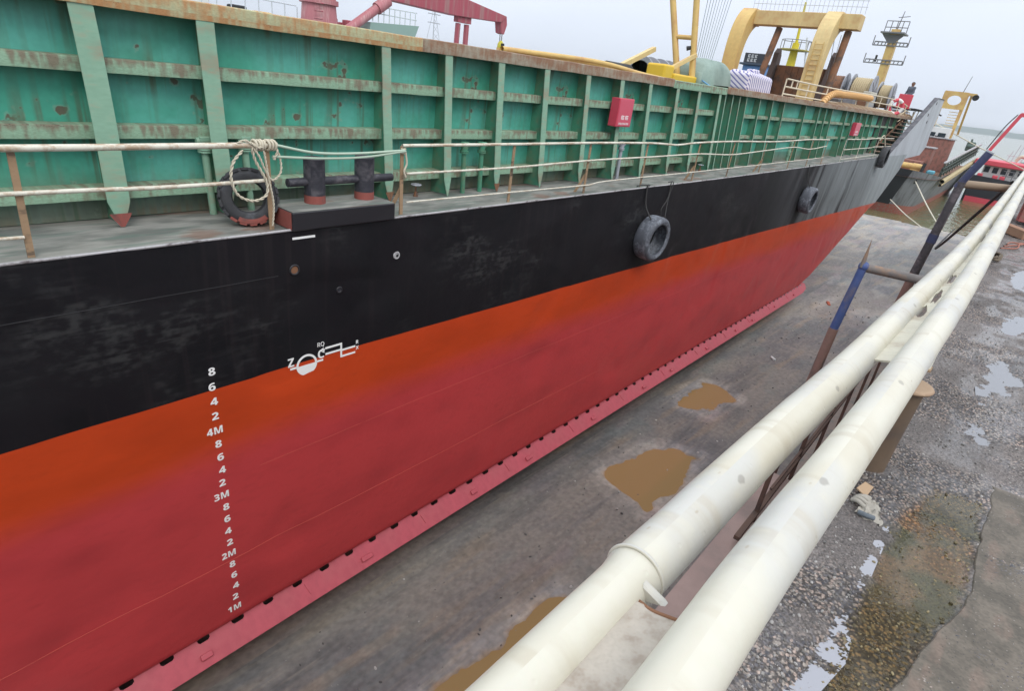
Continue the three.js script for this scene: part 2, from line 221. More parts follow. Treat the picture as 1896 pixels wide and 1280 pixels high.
{
  const gm = tex(1024, 1024, (u, v) => {
    const w = worley(u * 96, v * 96, 96, 96, 55), w2 = worley(u * 220, v * 220, 220, 220, 59), a = fbm(u * 6, v * 6, 5, 6, 6, 56);
    const pal = w[2] < 0.3 ? [0.25, 0.22, 0.19] : w[2] < 0.62 ? [0.12, 0.115, 0.12] : w[2] < 0.85 ? [0.32, 0.255, 0.215] : [0.06, 0.06, 0.068];
    let c = mix3(pal, [0.075, 0.066, 0.06], sst(0.28, 0.6, w[0])); c = mix3(c, [0.125, 0.117, 0.12], sst(0.4, 0.7, a) * 0.45); const fm2 = fbm(u * 200, v * 200, 2, 200, 200, 68); c = mix3(c, [0.15 * (0.7 + 0.6 * fm2), 0.135 * (0.7 + 0.6 * fm2), 0.125 * (0.7 + 0.6 * fm2)], sst(0.46, 0.60, fbm(u * 5, v * 5, 5, 5, 5, 69)) * 0.8); const f = 0.6 + 0.75 * w2[2]; return [c[0] * f, c[1] * f, c[2] * f];
  }, false, 1 / 1.4, 1 / 1.4);
  const col = (x, y, z) => { const w = dWet(x, z), inW = sst(0.02, -0.05, w), g = fbm(x * 5, z * 5, 4, 1e6, 1e6, 57); const t = mix3([0.48, 0.37, 0.17], mix3([0.36, 0.38, 0.18], [0.95, 0.62, 0.34], sst(0.45, 0.65, g)), sst(0.3, 0.7, fbm(x * 2.3, z * 3.1, 3))); const damp = mix(0.75, 1.12, sst(0.3, 0.65, fbm(x * 1.7 + 4, z * 2.2, 4))); return mix3([damp, damp * 0.985, damp * 1.0], t, inW); };
  const m = mat([1, 1, 1], 1, { map: gm, vertexColors: true, roughnessMap: tex(512, 512, (u, v) => 0.22 + 0.75 * sst(0.35, 0.6, fbm(u * 7, v * 7, 5, 7, 7, 67)), true, 1 / 2.6, 1 / 1.3) });
  struct('quay', [
    grid(760, 130, (u, v) => { const x = 0.9 + u * u * 2 + u * 3.1, z = 6.02 + v * 0.98; return [x, quayH(x, z, true), z, x, z]; }, col),
    grid(300, 60, (u, v) => { const x = 6.0 + u * u * 24 + u * 6, z = 6.02 + v * 1.4; return [x, quayH(x, z, u < 0.35), z, x, z]; }, col),
    grid(60, 40, (u, v) => { const x = -8 + u * 8.9, z = 6.02 + v * 6; return [x, quayH(x, z, false) - 0.001, z, x, z]; }, col),
    grid(120, 20, (u, v) => { const x = 0.9 + u * 59, z = (x < 6.01 ? 7.0 : 7.42) + v * 30; return [x, quayH(x, z, false) - 0.002, z, x, z]; }, col),
    grid(60, 20, (u, v) => { const x = 36 + u * 24, z = 6.02 + v * 1.4; return [x, quayH(x, z, false) - 0.002, z, x, z]; }, col)], m, false);
  const wallM = mat([1, 1, 1], 0.9, { map: flat([0.26, 0.22, 0.19], [0.14, 0.12, 0.10], 5, 5, 60, 1) }); wallM.map.repeat.set(0.3, 0.3);
  struct('quay_wall', [bx(-8, 60, -3, QY - 0.03, 6.02, 6.9)], wallM);
  // smooth concrete slab let into the gravel
  const sm = mat([1, 1, 1], 0.6, { map: tex(1024, 1024, (u, v) => { const a = fbm(u * 9, v * 9, 5, 9, 9, 62), b = fbm(u * 120, v * 90, 3, 120, 90, 63), w = worley(u * 60, v * 60, 60, 60, 65), s = fbm(u * 5, v * 16, 4, 5, 16, 66); let c = mix3([0.135, 0.113, 0.088], [0.085, 0.072, 0.055], sst(0.35, 0.7, a)); c = mix3(c, [0.19, 0.13, 0.10], sst(0.55, 0.75, s) * 0.5); c = mix3(c, [0.06, 0.055, 0.045], (w[2] > 0.9 ? sst(0.25, 0.1, w[0]) : 0) * 0.8); c = mix3(c, [0.33, 0.30, 0.26], (w[2] < 0.05 ? sst(0.2, 0.1, w[0]) : 0) * 0.8); const f = 0.65 + 0.7 * b; return [c[0] * f, c[1] * f, c[2] * f]; }), bumpMap: rough1, bumpScale: 0.003 }); sm.map.repeat.set(1.1, 1.1);
  struct('concrete_slab', (() => { const g = prism(slab.flatMap((p, i) => { const q = slab[(i + 1) % slab.length], n = Math.max(1, Math.min(60, Math.round(Math.hypot(q[0] - p[0], q[1] - p[1]) / 0.03))), o = []; for (let k = 0; k < n; k++) { const x = mix(p[0], q[0], k / n), z = mix(p[1], q[1], k / n); o.push([x + (fbm(x * 9, z * 9, 4) - 0.5) * 0.06, -(z + (fbm(x * 9 + 50, z * 9, 4) - 0.5) * 0.035)]); } return o; }), 0.1, 0.004); g.rotateX(-Math.PI / 2); g.translate(0, QY - 0.1025, 0); return g; })(), sm);
  // strip made pale by its sheet colour, and clear wet pool
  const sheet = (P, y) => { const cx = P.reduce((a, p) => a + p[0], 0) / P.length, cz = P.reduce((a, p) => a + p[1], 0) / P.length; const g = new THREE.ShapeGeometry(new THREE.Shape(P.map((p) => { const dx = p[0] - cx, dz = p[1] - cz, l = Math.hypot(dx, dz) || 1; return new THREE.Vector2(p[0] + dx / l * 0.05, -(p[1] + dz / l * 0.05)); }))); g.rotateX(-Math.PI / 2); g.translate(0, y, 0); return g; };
  const paleStrip = mat([0.33, 0.335, 0.37], 0.08), pool = mat([0.20, 0.205, 0.225], 0.06);
  const o1 = struct('puddle', sheet(stripP, QY - 0.0112), paleStrip); o1.userData.label = 'strip of pale water on the quay gravel beside the white pipes';
  farPools.forEach((P, i) => { const o = struct('puddle', sheet(P, QY - 0.013), pool); o.userData.label = ['pale puddle on the quay beyond the mushroom bollard', 'pale puddle on the quay close to the mushroom bollard', 'pale puddle on the quay farther along', 'farthest pale puddle on the quay'][i]; });
  const clear = new THREE.MeshPhysicalMaterial({ roughness: 0.04, transmission: 1, thickness: 0, ior: 1.33 }); clear.color.setRGB(0.86, 0.84, 0.74);
  const o2 = struct('puddle', sheet(wetP, QY - 0.0128), clear); o2.userData.label = 'shallow clear pool over brown gravel beside the concrete slab';
  // loose pebbles
  const r2 = rng(99), N = 9000, im = new THREE.InstancedMesh(new THREE.IcosahedronGeometry(1, 0), mat([1, 1, 1], 0.8), N), mt = new THREE.Matrix4(), q = new THREE.Quaternion(), cc = new THREE.Color();
  for (let i = 0; i < N; i++) { const u = r2(), x = 1.1 + u * u * 7 + r2() * 0.6, z = 6.04 + r2() * 0.95; let s = 0.002 + 0.006 * Math.pow(r2(), 3); if (sdPoly(x, z, slab) < 0.01) { if (i % 3) continue; s *= 0.4; } q.setFromEuler(new THREE.Euler(r2() * 6, r2() * 6, r2() * 6)); const inS = sdPoly(x, z, slab) < 0; mt.compose(new THREE.Vector3(x, inS ? QY + 0.008 + 0.001 : quayH(x, z, true) + s * 0.2, z), q, new THREE.Vector3(s, s * 0.7, s * 1.2)); im.setMatrixAt(i, mt); const t = r2(), w = dWet(x, z) < 0 ? [0.7, 0.6, 0.35] : [1, 1, 1], b = 0.12 + 0.3 * t * t; cc.setRGB(b * w[0], b * 0.95 * w[1], b * 0.9 * w[2]); im.setColorAt(i, cc); }
  im.name = 'pebbles'; tag(im, 'loose small pebbles scattered on the quay gravel', 'pebbles', null, 'stuff'); scene.add(im);
  // lower concrete walkway along the quay wall, seen between the white pipes
  const pink = mat([1, 1, 1], 0.85, { map: flat([0.36, 0.25, 0.22], [0.24, 0.18, 0.16], 5, 5, 63, 1) }); pink.map.repeat.set(0.4, 0.4);
  struct('walkway', [bx(-6, 7.4, 3.7, 4.0, 5.11, 6.02)], pink);
  struct('walkway', [bx(7.4, 30, 2.4, 2.8, 5.0, 6.02)], mat([1, 1, 1], 0.85, { map: flat([0.26, 0.20, 0.17], [0.12, 0.13, 0.12], 5, 5, 64, 1) }));
}
// water and hills
{
  const wm = new THREE.MeshPhysicalMaterial({ roughness: 0.12, bumpMap: tex(512, 512, (u, v) => fbm(u * 14, v * 22, 4, 14, 22, 81), true, 1 / 14, 1 / 9), bumpScale: 0.12 }); wm.color.setRGB(0.15, 0.16, 0.075);
  struct('sea', grid(40, 40, (u, v) => { const x = 60 + Math.pow(u, 3) * 2800, z = -4000 + v * 8000; const zz = Math.sign(z) * Math.pow(Math.abs(z) / 4000, 2.2) * 2600; return [x, -0.6, zz, x, zz]; }), wm, false);
  struct('sea', grid(30, 30, (u, v) => { const x = 60 - u * 1200, z = -16.2 - v * v * 2580; return [x, -0.6, z, x, z]; }), wm, false);
  const hm = mat([0.10, 0.14, 0.13], 0.95);
  const ridge = (a0, a1, d, h, s) => grid(120, 6, (u, v) => { const a = a0 + (a1 - a0) * u, k = Math.sin(Math.PI * u), y = h * (0.25 + 0.75 * fbm(u * 7 + s, 2, 4)) * Math.pow(k, 0.6) * Math.sin(v * Math.PI / 2), r = d + v * 200; return [Math.cos(a) * r, -2 + y, Math.sin(a) * r, u * 40, v * 4]; });
  struct('hill', ridge(-0.24, 0.3, 2350, 30, 1), hm, false); struct('hill', ridge(-0.7, -0.2, 2500, 32, 5), hm, false); struct('hill', ridge(-1.5, -0.62, 2200, 125, 9), hm, false);
}

// =====================================================================
// THE CARGO SHIP IN THE DOCK
// =====================================================================
const font = await new FontLoader().loadAsync('fonts/droid/droid_sans_bold.typeface.json');
const font2 = await new FontLoader().loadAsync('fonts/droid/droid_sans_regular.typeface.json');
function text(s, h, x, y, z, depth = 0.003, f = font, squeeze = 1) { const g = new TextGeometry(s, { font: f, size: h, depth, curveSegments: 5, bevelEnabled: false }); g.computeBoundingBox(); const b = g.boundingBox; g.translate(-(b.min.x + b.max.x) / 2, -b.min.y, 0); g.scale(squeeze, 1, 1); g.translate(x, y, z); return g; }
const ship = thing('cargo_ship', 'long black and red steel cargo ship with green ribbed bulwark standing in the dock', 'ship');
const lerpT = (x, T) => { if (x <= T[0][0]) return T[0][1]; for (let i = 1; i < T.length; i++) if (x <= T[i][0]) return mix(T[i - 1][1], T[i][1], (x - T[i - 1][0]) / (T[i][0] - T[i - 1][0])); return T[T.length - 1][1]; };
const DY = 6.39;
const deckY = (x) => DY + sst(14, 39, x) * 0.12;
const waterY = (x) => lerpT(x, [[-6, 4.60], [5, 4.605], [8, 4.555], [14.3, 4.46], [20.8, 4.35], [30, 4.12], [39.7, 3.86], [41.2, 3.83]]);
const rakeY = (x) => lerpT(x, [[-6, 0.66], [29.5, 0.66], [31, 0.9], [40.6, 3.6], [43, 4.6], [45.3, 5.57], [46, 6.45]]);
const wave = (x, y) => (fbm(x * 0.55 + 3, y * 0.8, 4, 1e6, 1e6, 101) - 0.5) * 0.042 + sst(0.62, 0.85, fbm(x * 0.9 + 7, y * 1.1 + 2, 2, 1e6, 1e6, 118)) * -0.02 + (fbm(x * 2.2, y * 2.2, 2, 1e6, 1e6, 102) - 0.5) * 0.004;
const blackMap = tex(1024, 1024, (u, v) => { const a = fbm(u * 5, v * 6, 5, 5, 6, 103), b = fbm(u * 60, v * 70, 4, 60, 70, 104), st = fbm(u * 70, v * 2, 3, 70, 2, 109); let c = [0.0095, 0.0088, 0.011]; const z = sst(0.50, 0.74, a); const h2 = fbm(u * 14, v * 120, 4, 14, 120, 117); c = mix3(c, [0.036, 0.0365, 0.0375], z * sst(0.40, 0.75, b * 0.6 + h2 * 0.4) * 0.9); c = mix3(c, [0.006, 0.006, 0.008], sst(0.5, 0.75, fbm(u * 9, v * 9, 4, 9, 9, 106)) * 0.7); c = mix3(c, [0.03, 0.022, 0.024], sst(0.6, 0.8, st) * 0.25); return c; }, false, 1 / 5.3, 1 / 4.1);
const blackRough = tex(512, 512, (u, v) => 0.30 + 0.45 * fbm(u * 6, v * 6, 5, 6, 6, 107), true, 1 / 4.3, 1 / 3.1);
const blackBump = tex(512, 512, (u, v) => fbm(u * 30, v * 40, 5, 30, 40, 108), true, 1 / 2.1, 1 / 2.1);
const M2 = {
  bow: matP([1, 1, 1], 0.6, { map: flat([1, 1, 1], [0.84, 0.84, 0.85], 10, 3, 119, 1), bumpMap: blackBump, bumpScale: 0.003, vertexColors: true }),
  side: matP([1, 1, 1], 1, { map: blackMap, roughnessMap: blackRough, bumpMap: blackBump, bumpScale: 0.003, vertexColors: true }),
  bottom: matP([1, 1, 1], 0.40, { map: flat([1, 1, 1], [0.80, 0.80, 0.82], 5, 8, 110, 0.9), bumpMap: blackBump, bumpScale: 0.0025, vertexColors: true }),
};
M2.bottom.map.repeat.set(1 / 4.5, 1 / 2.9); M2.bow.map.repeat.set(0.12, 0.1);
const wornCol = (x, y) => { // scraped grey steel towards the bow
  const s = fbm(x * 0.8 - y * 0.35, y * 0.16 + x * 0.02, 4, 1e6, 1e6, 111), t = fbm(x * 3.1 - y * 0.8, y * 0.5, 4, 1e6, 1e6, 112);
  const k = sst(20, 32, x) * sst(0.28, 0.60, s * 0.6 + t * 0.4 + sst(24, 40, x) * 0.36 - 0.06); const bow = sst(35, 39.5, x);
  return mix(mix(1, 21 * (0.7 + 0.6 * t), k * 0.8), 29 * (0.75 + 0.5 * t), bow);
};
const topsideAt = (x, v) => { const lo = Math.max(waterY(Math.min(x, 41.2)), rakeY(x)), hi = deckY(Math.min(x, 39.4)), y = mix(Math.min(lo, hi - 0.01), hi, v); return [x, y, wave(x, y) * (1 - sst(37, 45, x)), x, y]; };
const wornRGB = (x, y) => { const k = wornCol(x, y), g = sst(3, 9, k); return [k * mix(1, 1.02, g), k * mix(1.0, 1.12, g), k * mix(1.1, 1.16, g)]; };
mesh('topside_plating', grid(460, 64, (u, v) => topsideAt(-6 + u * 26.3, v), () => [1, 1, 1]), M2.side, ship, false);
mesh('topside_plating', grid(420, 64, (u, v) => topsideAt(20.3 + u * 25.65, v), (x, y) => wornRGB(x, y).map((c) => c * 0.0105)), M2.bow, ship, false);
const bottom = mesh('bottom_shell', grid(700, 60, (u, v) => {
  const x = -6 + u * 47.15, yb = rakeY(x), yw = Math.max(waterY(x), yb + 0.001), r = Math.min(0.26, (yw - yb) * 0.6);
  let y, z; if (v < 0.72) { y = mix(yw, yb + r, v / 0.72); z = wave(x, y); } else if (v < 0.93) { const a = (v - 0.72) / 0.21 * Math.PI / 2; y = yb + r - Math.sin(a) * r; z = wave(x, yb + r) * (1 - a / 1.6) - (1 - Math.cos(a)) * r; } else { y = yb; z = -r - (v - 0.93) / 0.07 * 12.5; }
  return [x, y, z, x, y];
}, (x, y, z) => {
  const n = (fbm(x * 0.6, y * 1.2, 4, 1e6, 1e6, 113) - 0.5) * 0.7, m = (fbm(x * 0.25, y * 4, 3, 1e6, 1e6, 114) - 0.5), yw = waterY(x);
  const k = sst(0.55, 1.15, yw - y + n * 0.35 + 0.12 * sst(5, 0, x) * -1 + m * 0.2);
  const s = fbm(x * 2.5 - y, y * 0.4, 4, 1e6, 1e6, 115);
  let c = mix3([0.52, 0.056, 0.013], [0.50, 0.051, 0.055], k); c = mix3(c, [0.50, 0.13, 0.10], sst(28, 39, x) * sst(0.35, 0.6, s) * 0.75); const f = 0.93 + 0.22 * (n + 0.5) * 0.6; return [c[0] * f, c[1] * f, c[2] * f];
}), M2.bottom, ship, false);
// weld seams
const redSeam = mat([0.52, 0.085, 0.06], 0.5), blackSeam = mat([0.02, 0.02, 0.022], 0.5);
const seam = (y, x0, x1, r, m) => { const pts = []; for (let x = x0; x <= x1; x += 0.3) pts.push([x, y + (fbm(x, y) - 0.5) * 0.012, wave(x, y) + 0.0015]); mesh('weld_seam', tube(pts, r, 5, pts.length * 2), m, ship); };
seam(1.92, -5, 12, 0.0035, redSeam); seam(5.86, -5, 3.4, 0.004, blackSeam); seam(3.28, 3, 26, 0.0025, redSeam);
// deck plating, edge strip
mesh('deck', grid(180, 8, (u, v) => { const x = -6 + u * 46.5, z = -0.012 - v * 1.2; return [x, deckY(x) + (fbm(x * 1.2, z * 2) - 0.5) * 0.015 * sst(0, 0.2, -z), z, x, z]; }), M.deck, ship, false);
{ const pts = []; for (let x = -6; x < 39.6; x += 0.75) pts.push([x, deckY(x) + 0.004 + (fbm(x * 2, 1) - 0.5) * 0.006, -0.006]); mesh('deck_edge', tube(pts, 0.016, 6, pts.length * 2), M.edge, ship); }
// draft marks
const wp = mat([0.88, 0.88, 0.87], 0.5);
const marks = [['1M', 1], ['2', 1.2], ['4', 1.4], ['6', 1.6], ['8', 1.8], ['2M', 2], ['2', 2.2], ['4', 2.4], ['6', 2.6], ['8', 2.8], ['3M', 3], ['2', 3.2], ['4', 3.4], ['6', 3.6], ['8', 3.8], ['4M', 4], ['2', 4.2], ['4', 4.4], ['6', 4.6], ['8', 4.8]];
for (const [s, y] of marks) { const two = s.length > 1, z = wave(2.5, y) + 0.003 - (y < 1.1 ? 0.0 : 0); const jx = R(-0.012, 0.012); mesh('draft_mark', text(s, 0.098, (two ? 2.475 : 2.505) + jx, y, z, 0.005, font, two ? 1.0 : 1.2), wp, ship); }
// load line disc and grid
{
  const z = wave(3.7, 4.55) + 0.003, z2 = wave(4.25, 4.6) + 0.003;
  const ring = new THREE.Shape(); ring.absarc(0, 0, 0.152, 0, Math.PI * 2); const h = new THREE.Path(); h.absarc(0, 0, 0.122, 0, Math.PI, false); h.lineTo(0.122, 0); ring.holes.push(h);
  const g = new THREE.ExtrudeGeometry(ring, { depth: 0.004, bevelEnabled: false, curveSegments: 32 }); g.translate(3.74, 4.552, z);
  mesh('load_line', [g, bx(3.50, 3.60, 4.538, 4.566, z, z + 0.004), bx(3.88, 3.985, 4.538, 4.566, z, z + 0.004)], wp, ship);
  mesh('load_letter', [text('Z', 0.125, 3.515, 4.585, z, 0.004)], wp, ship); mesh('load_letter', [text('C', 0.125, 3.955, 4.585, z, 0.004)], wp, ship);
  mesh('load_grid', [bx(4.02, 4.255, 4.70, 4.728, z2, z2 + 0.004), bx(4.255, 4.283, 4.505, 4.728, z2, z2 + 0.004), bx(4.02, 4.255, 4.612, 4.64, z2, z2 + 0.004), bx(4.283, 4.50, 4.60, 4.628, z2, z2 + 0.004), bx(4.283, 4.50, 4.505, 4.533, z2, z2 + 0.004)], wp, ship);
  for (const [s, hh, x, y, f] of [['RQ', 0.062, 3.955, 4.745, font2], ['Q', 0.058, 3.985, 4.655, font], ['R', 0.055, 4.535, 4.645, font], ['X', 0.055, 4.535, 4.555, font]]) mesh('load_letter', text(s, hh, x, y, z2, 0.004, f), wp, ship);
  mesh('deck_line', bx(3.60, 3.90, 6.275, 6.302, wave(3.75, 6.28) + 0.003, wave(3.75, 6.28) + 0.008), wp, ship);
}
// scupper holes: short pipe stubs in the side
for (const [x, y, r, m] of [[3.61, 5.90, 0.058, M.rust], [5.17, 5.857, 0.045, M.edge], [4.25, 5.51, 0.035, M.blackWorn]]) { const z = wave(x, y); const t = new THREE.TorusGeometry(r, 0.013, 8, 24); t.translate(x, y, z + 0.004); const s = mesh('scupper', t, m === M.edge ? M.edge : M.black, ship); const d = new THREE.CylinderGeometry(r, r, 0.012, 20); d.rotateX(Math.PI / 2); d.translate(x, y, z - 0.003 + 0.003); mesh('scupper_plug', d, m, s); const e = new THREE.CylinderGeometry(r * 0.45, r * 0.45, 0.014, 14); e.rotateX(Math.PI / 2); e.translate(x + 0.012, y - 0.006, z + 0.004); if (r < 0.05 && m === M.edge) mesh('hole', e, M.dark, s); }
// bilge keel: sloping plate with scallops along its root, anodes, brackets
{
  const bkM = mat([1, 1, 1], 0.5, { map: flat([0.47, 0.075, 0.10], [0.42, 0.085, 0.10], 5, 5, 120, 0.7) }); bkM.map.repeat.set(0.5, 0.5);
  const W = 0.33;
  const P0 = [0, 0.69, -0.03];
  const toWorld = (g) => { const m = new THREE.Matrix4().makeBasis(new THREE.Vector3(1, 0, 0), new THREE.Vector3(0, -0.66, 0.75), new THREE.Vector3(0, 0.75, 0.66)); m.setPosition(...P0); g = g.index ? g.toNonIndexed() : g; g.applyMatrix4(m); for (const k of ['position', 'normal', 'uv']) { const q = g.attributes[k]; if (!q) continue; const n = q.itemSize, A = q.array; for (let i = 0; i < q.count; i += 3) for (let c = 0; c < n; c++) { const t = A[i * n + c]; A[i * n + c] = A[(i + 1) * n + c]; A[(i + 1) * n + c] = t; } } const p = g.attributes.position, nn = g.attributes.normal, a = new THREE.Vector3(), b = new THREE.Vector3(), c = new THREE.Vector3(), v = new THREE.Vector3(); for (let i = 0; i < p.count; i += 3) { a.fromBufferAttribute(p, i); b.fromBufferAttribute(p, i + 1); c.fromBufferAttribute(p, i + 2); b.sub(a).cross(c.sub(a)); for (let k = 0; k < 3; k++) { v.fromBufferAttribute(nn, i + k); if (v.dot(b) < 0) nn.setXYZ(i + k, -v.x, -v.y, -v.z); } } return g; };
  const NS = []; for (let q = -4.775; q < 29.9; q += 0.48) NS.push(q);
  const s = new THREE.Shape(); s.moveTo(-6, -0.26); s.lineTo(30.0, -0.26); s.lineTo(30.5, 0); s.lineTo(30.3, W * 0.7); s.lineTo(29.6, W); s.lineTo(-6, W); s.lineTo(-6, -0.26);
  for (const q of NS) { const h = new THREE.Path(); const a = q, b = q + 0.15 + 0.03 * hsh(Math.round(q * 100), 3, 1); h.moveTo(a, -0.025); h.lineTo(a + 0.025, 0.0); h.lineTo(b - 0.03, -0.002); h.lineTo(b, -0.025); h.lineTo(b, -0.16); h.lineTo(a, -0.16); s.holes.push(h); }
  const g = toWorld(new THREE.ExtrudeGeometry(s, { depth: 0.014, bevelEnabled: false }));
  const bk = mesh('bilge_keel', g, bkM, ship);
  for (let i = 0; i < 14; i++) { const ax = 1.9 + i * 2.35 + (i % 3) * 0.3; if (ax > 29) break; const big = i % 2; mesh('anode', [toWorld(rbx(ax, ax + (big ? 0.22 : 0.16), 0.14, 0.225, 0.014, 0.055, 0.016)), toWorld(bx(ax - 0.06, ax + 0.26, 0.178, 0.192, 0.014, 0.022))], bkM, bk); }
  for (let i = 0; i < 12; i++) { const ax = 3.55 + i * 2.4; if (ax > 29.5) break; mesh('bracket', toWorld(prism([[ax, 0.03], [ax + 0.11, 0.03], [ax + 0.085, 0.21], [ax + 0.025, 0.21]], 0.026)), bkM, bk); }
}
// ---- bulwark -------------------------------------------------------------
const zy = (g) => { const p = g.attributes.position; for (let i = 0; i < p.count; i++) { const a = p.getX(i), c = p.getZ(i); p.setX(i, c); p.setZ(i, a); } if (g.index) { const ix = g.index.array; for (let i = 0; i < ix.length; i += 3) { const t = ix[i]; ix[i] = ix[i + 1]; ix[i + 1] = t; } g.computeVertexNormals(); return g; } const h = g; const n = p.count; for (let i = 0; i < n; i += 3) { for (const k of ['getX', 'getY', 'getZ']) { const st = 's' + k.slice(1); const t = p[k](i); p[st](i, p[k](i + 1)); p[st](i + 1, t); } } h.computeVertexNormals(); return h; };
const F1 = [-0.6, 2.1, 3.24, 5.66, 6.85, 8.05, 9.3, 10.65, 11.95, 13.2, 14.6, 15.85, 17.2], F2 = [17.75, 18.3, 18.85, 19.4, 20.59, 21.81, 23.03, 25.6, 27.5, 28.5, 29.5, 32.0, 33.4, 34.9, 36.3, 37.7, 40.3, 42.5, 44.6, 46.7];
const FR = [...F1, ...F2], TOP = 8.49;
const PLZ = -1.2;
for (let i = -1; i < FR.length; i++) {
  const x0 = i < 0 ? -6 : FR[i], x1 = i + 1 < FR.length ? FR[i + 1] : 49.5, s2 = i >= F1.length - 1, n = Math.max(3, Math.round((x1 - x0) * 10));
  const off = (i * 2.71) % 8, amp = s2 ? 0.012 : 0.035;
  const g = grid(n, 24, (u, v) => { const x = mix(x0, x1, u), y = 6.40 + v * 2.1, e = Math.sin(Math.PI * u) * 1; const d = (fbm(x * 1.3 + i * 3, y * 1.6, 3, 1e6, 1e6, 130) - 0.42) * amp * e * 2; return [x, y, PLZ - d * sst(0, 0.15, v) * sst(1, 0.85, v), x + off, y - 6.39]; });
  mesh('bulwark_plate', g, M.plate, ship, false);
}
const lip = (x0, x1, h, d, bend, seed) => { const n = Math.max(3, Math.round((x1 - x0) * 7)); const j = (x) => (fbm(x * 2 + seed, seed) - 0.5) * bend; return grid(n, 5, (u, v) => { const x = mix(x0, x1, u), k = [[PLZ, 0], [PLZ + d - 0.012, 0], [PLZ + d, -0.012], [PLZ + d + 0.004, -h], [PLZ + d - 0.01, -h], [PLZ + d - 0.014, -0.014]][Math.round(v * 5)]; const w = v > 0.1 ? j(x) : 0; return [x, k[1] + w * 0.6, k[0] + w * (k[1] < -0.05 ? 1 : 0.3), x + seed, k[1] + 0.17]; }); };
for (let i = -1; i < FR.length - 1; i++) {
  const x0 = i < 0 ? -6 : FR[i], x1 = FR[i + 1], s2 = i >= F1.length - 1;
  for (const [k, y] of (s2 ? [[0, 7.99], [1, 7.37]] : [[0, 8.03], [1, 7.40], [2, 6.78]]).entries()) {
    if (s2 && x1 - x0 < 0.7) continue;
    const o = mesh('stringer', lip(x0 + 0.008, x1 - 0.008, s2 ? 0.1 : 0.135, s2 ? 0.15 : 0.19, k === 2 && i < 2 ? 0.10 : 0.028, i * 1.7 + k * 5.3), M.lip, ship, false); o.position.y = y[1];
  }
}
for (const [i, x] of FR.entries()) {
  const s2 = i >= F1.length, w = i === 1 ? 0.21 : i === 2 ? 0.19 : s2 ? 0.055 : 0.15, zb = s2 ? -0.86 : -0.785, zt = s2 ? -1.02 : -0.955, H = TOP - 6.40;
  const jx = R(-0.012, 0.012), lean = Math.atan2(zt - zb, H);
  const nSeg = 8, fl = grid(2, nSeg, (u, v) => { const y = v * H, ww = y < 0.13 && !s2 ? w * (0.15 + 0.85 * y / 0.13) : w; return [x + jx * Math.sin(v * 3) + (u - 0.5) * ww + (fbm(v * 5, i) - 0.5) * 0.012, 6.40 + y, zb + (zt - zb) * v + (fbm(v * 9, i + 5) - 0.5) * 0.006, (u - 0.5) * ww + i * 0.37, y]; });
  const back = fl.clone(); back.translate(0, 0, -0.013);
  const o = mesh('frame', [fl, back, bx(x - w / 2 + 0.001, x + w / 2 - 0.001, TOP - 0.01, TOP + 0.0, zt - 0.013, zt)], M.frame, ship, false);
  mesh('web', zy(prism([[PLZ, 6.40], [zb - 0.13 * 0, 6.43], [zb - 0.014, 6.44], [zt - 0.014, TOP], [PLZ, TOP]], 0.012).translate(0, 0, x - 0.006)), M.web, o);
  if (i === 1 || i === 3 || i === 5) { const t = grid(2, 4, (u, v) => { const y = v * 0.14, ww = (y < 0.13 ? w * (0.15 + 0.85 * y / 0.13) : w) + 0.004; return [x + (u - 0.5) * ww, 6.401 + y, zb + (zt - zb) * y / H + 0.004, u, y]; }); mesh('primer_tip', t, i === 1 ? M.redPrimer : M.rust, o, false); }
}
// top flange in three lengths
const flangeG = (x0, x1, y0) => { const n = Math.round((x1 - x0) * 4); return grid(n, 4, (u, v) => { const x = mix(x0, x1, u), k = [[-1.42, 0.165], [-0.965, 0.17], [-0.945, 0.155], [-0.943, -0.005], [-0.96, -0.008]][Math.round(v * 4)]; const j = (fbm(x * 1.5, y0) - 0.5) * 0.02; return [x, k[1] + j, k[0] + (k[1] < 0.05 ? j : 0), x, k[1] + 0.012]; }); };
for (const [x0, x1, y0, m] of [[-6, 6.3, TOP, M.flange], [6.3, 14.3, TOP, M.flangeBrown], [14.3, 17.6, TOP - 0.02, M.lip], [17.6, 49.3, TOP + 0.02, M.flangeBrown]]) { const o = mesh('top_flange', flangeG(x0, x1, y0), m, ship, false); o.position.y = y0; }
mesh('inner_bulwark', [bx(-6, 29, 1, 8.5, -1.46, -1.3), bx(29, 49, 6.0, 8.5, -1.46, -1.3)], M.web, ship);
mesh('inner_bulwark', [bx(-6, 29, 1, 8.5, -12.7, -12.5), bx(29, 49, 6.0, 8.5, -12.7, -12.5)], M.web, ship);
mesh('hold_floor', bx(-6, 29, 1.2, 1.4, -12.5, -1.46), M.rust, ship);
// ---- deck railing -------------------------------------------------------
function railing(posts, rows, name = 'deck_railing', rm = M.rail, pm = M.rustPost, z = -0.13) {
  const g = part(name, ship);
  for (const [x, top, brace] of posts) { mesh('post', [beam([x, deckY(x), z - 0.0], [x + R(-0.03, 0.03), deckY(x) + top, z], 0.016, 0.055), ...(brace ? [beam([x - 0.1, deckY(x), z - 0.14], [x - 0.005, deckY(x) + 0.36, z - 0.012], 0.012, 0.05)] : [])], pm, g); }
  for (const [pts, r] of rows) mesh('rail', tube(pts.map(([x, y]) => [x, deckY(x) + y, z + 0.022]), r, 8, pts.length * 6), rm, g);
}
railing([[-1.6, 0.9], [1.15, 0.93], [3.42, 0.96]], [[[[-4, 0.945], [1.1, 0.94], [2.4, 0.945], [3.52, 0.95]], 0.031], [[[-4, 0.575], [1.04, 0.57], [2.3, 0.555], [3.38, 0.57]], 0.021], [[[-4, 0.21], [0.6, 0.20], [1.13, 0.19]], 0.016]]);
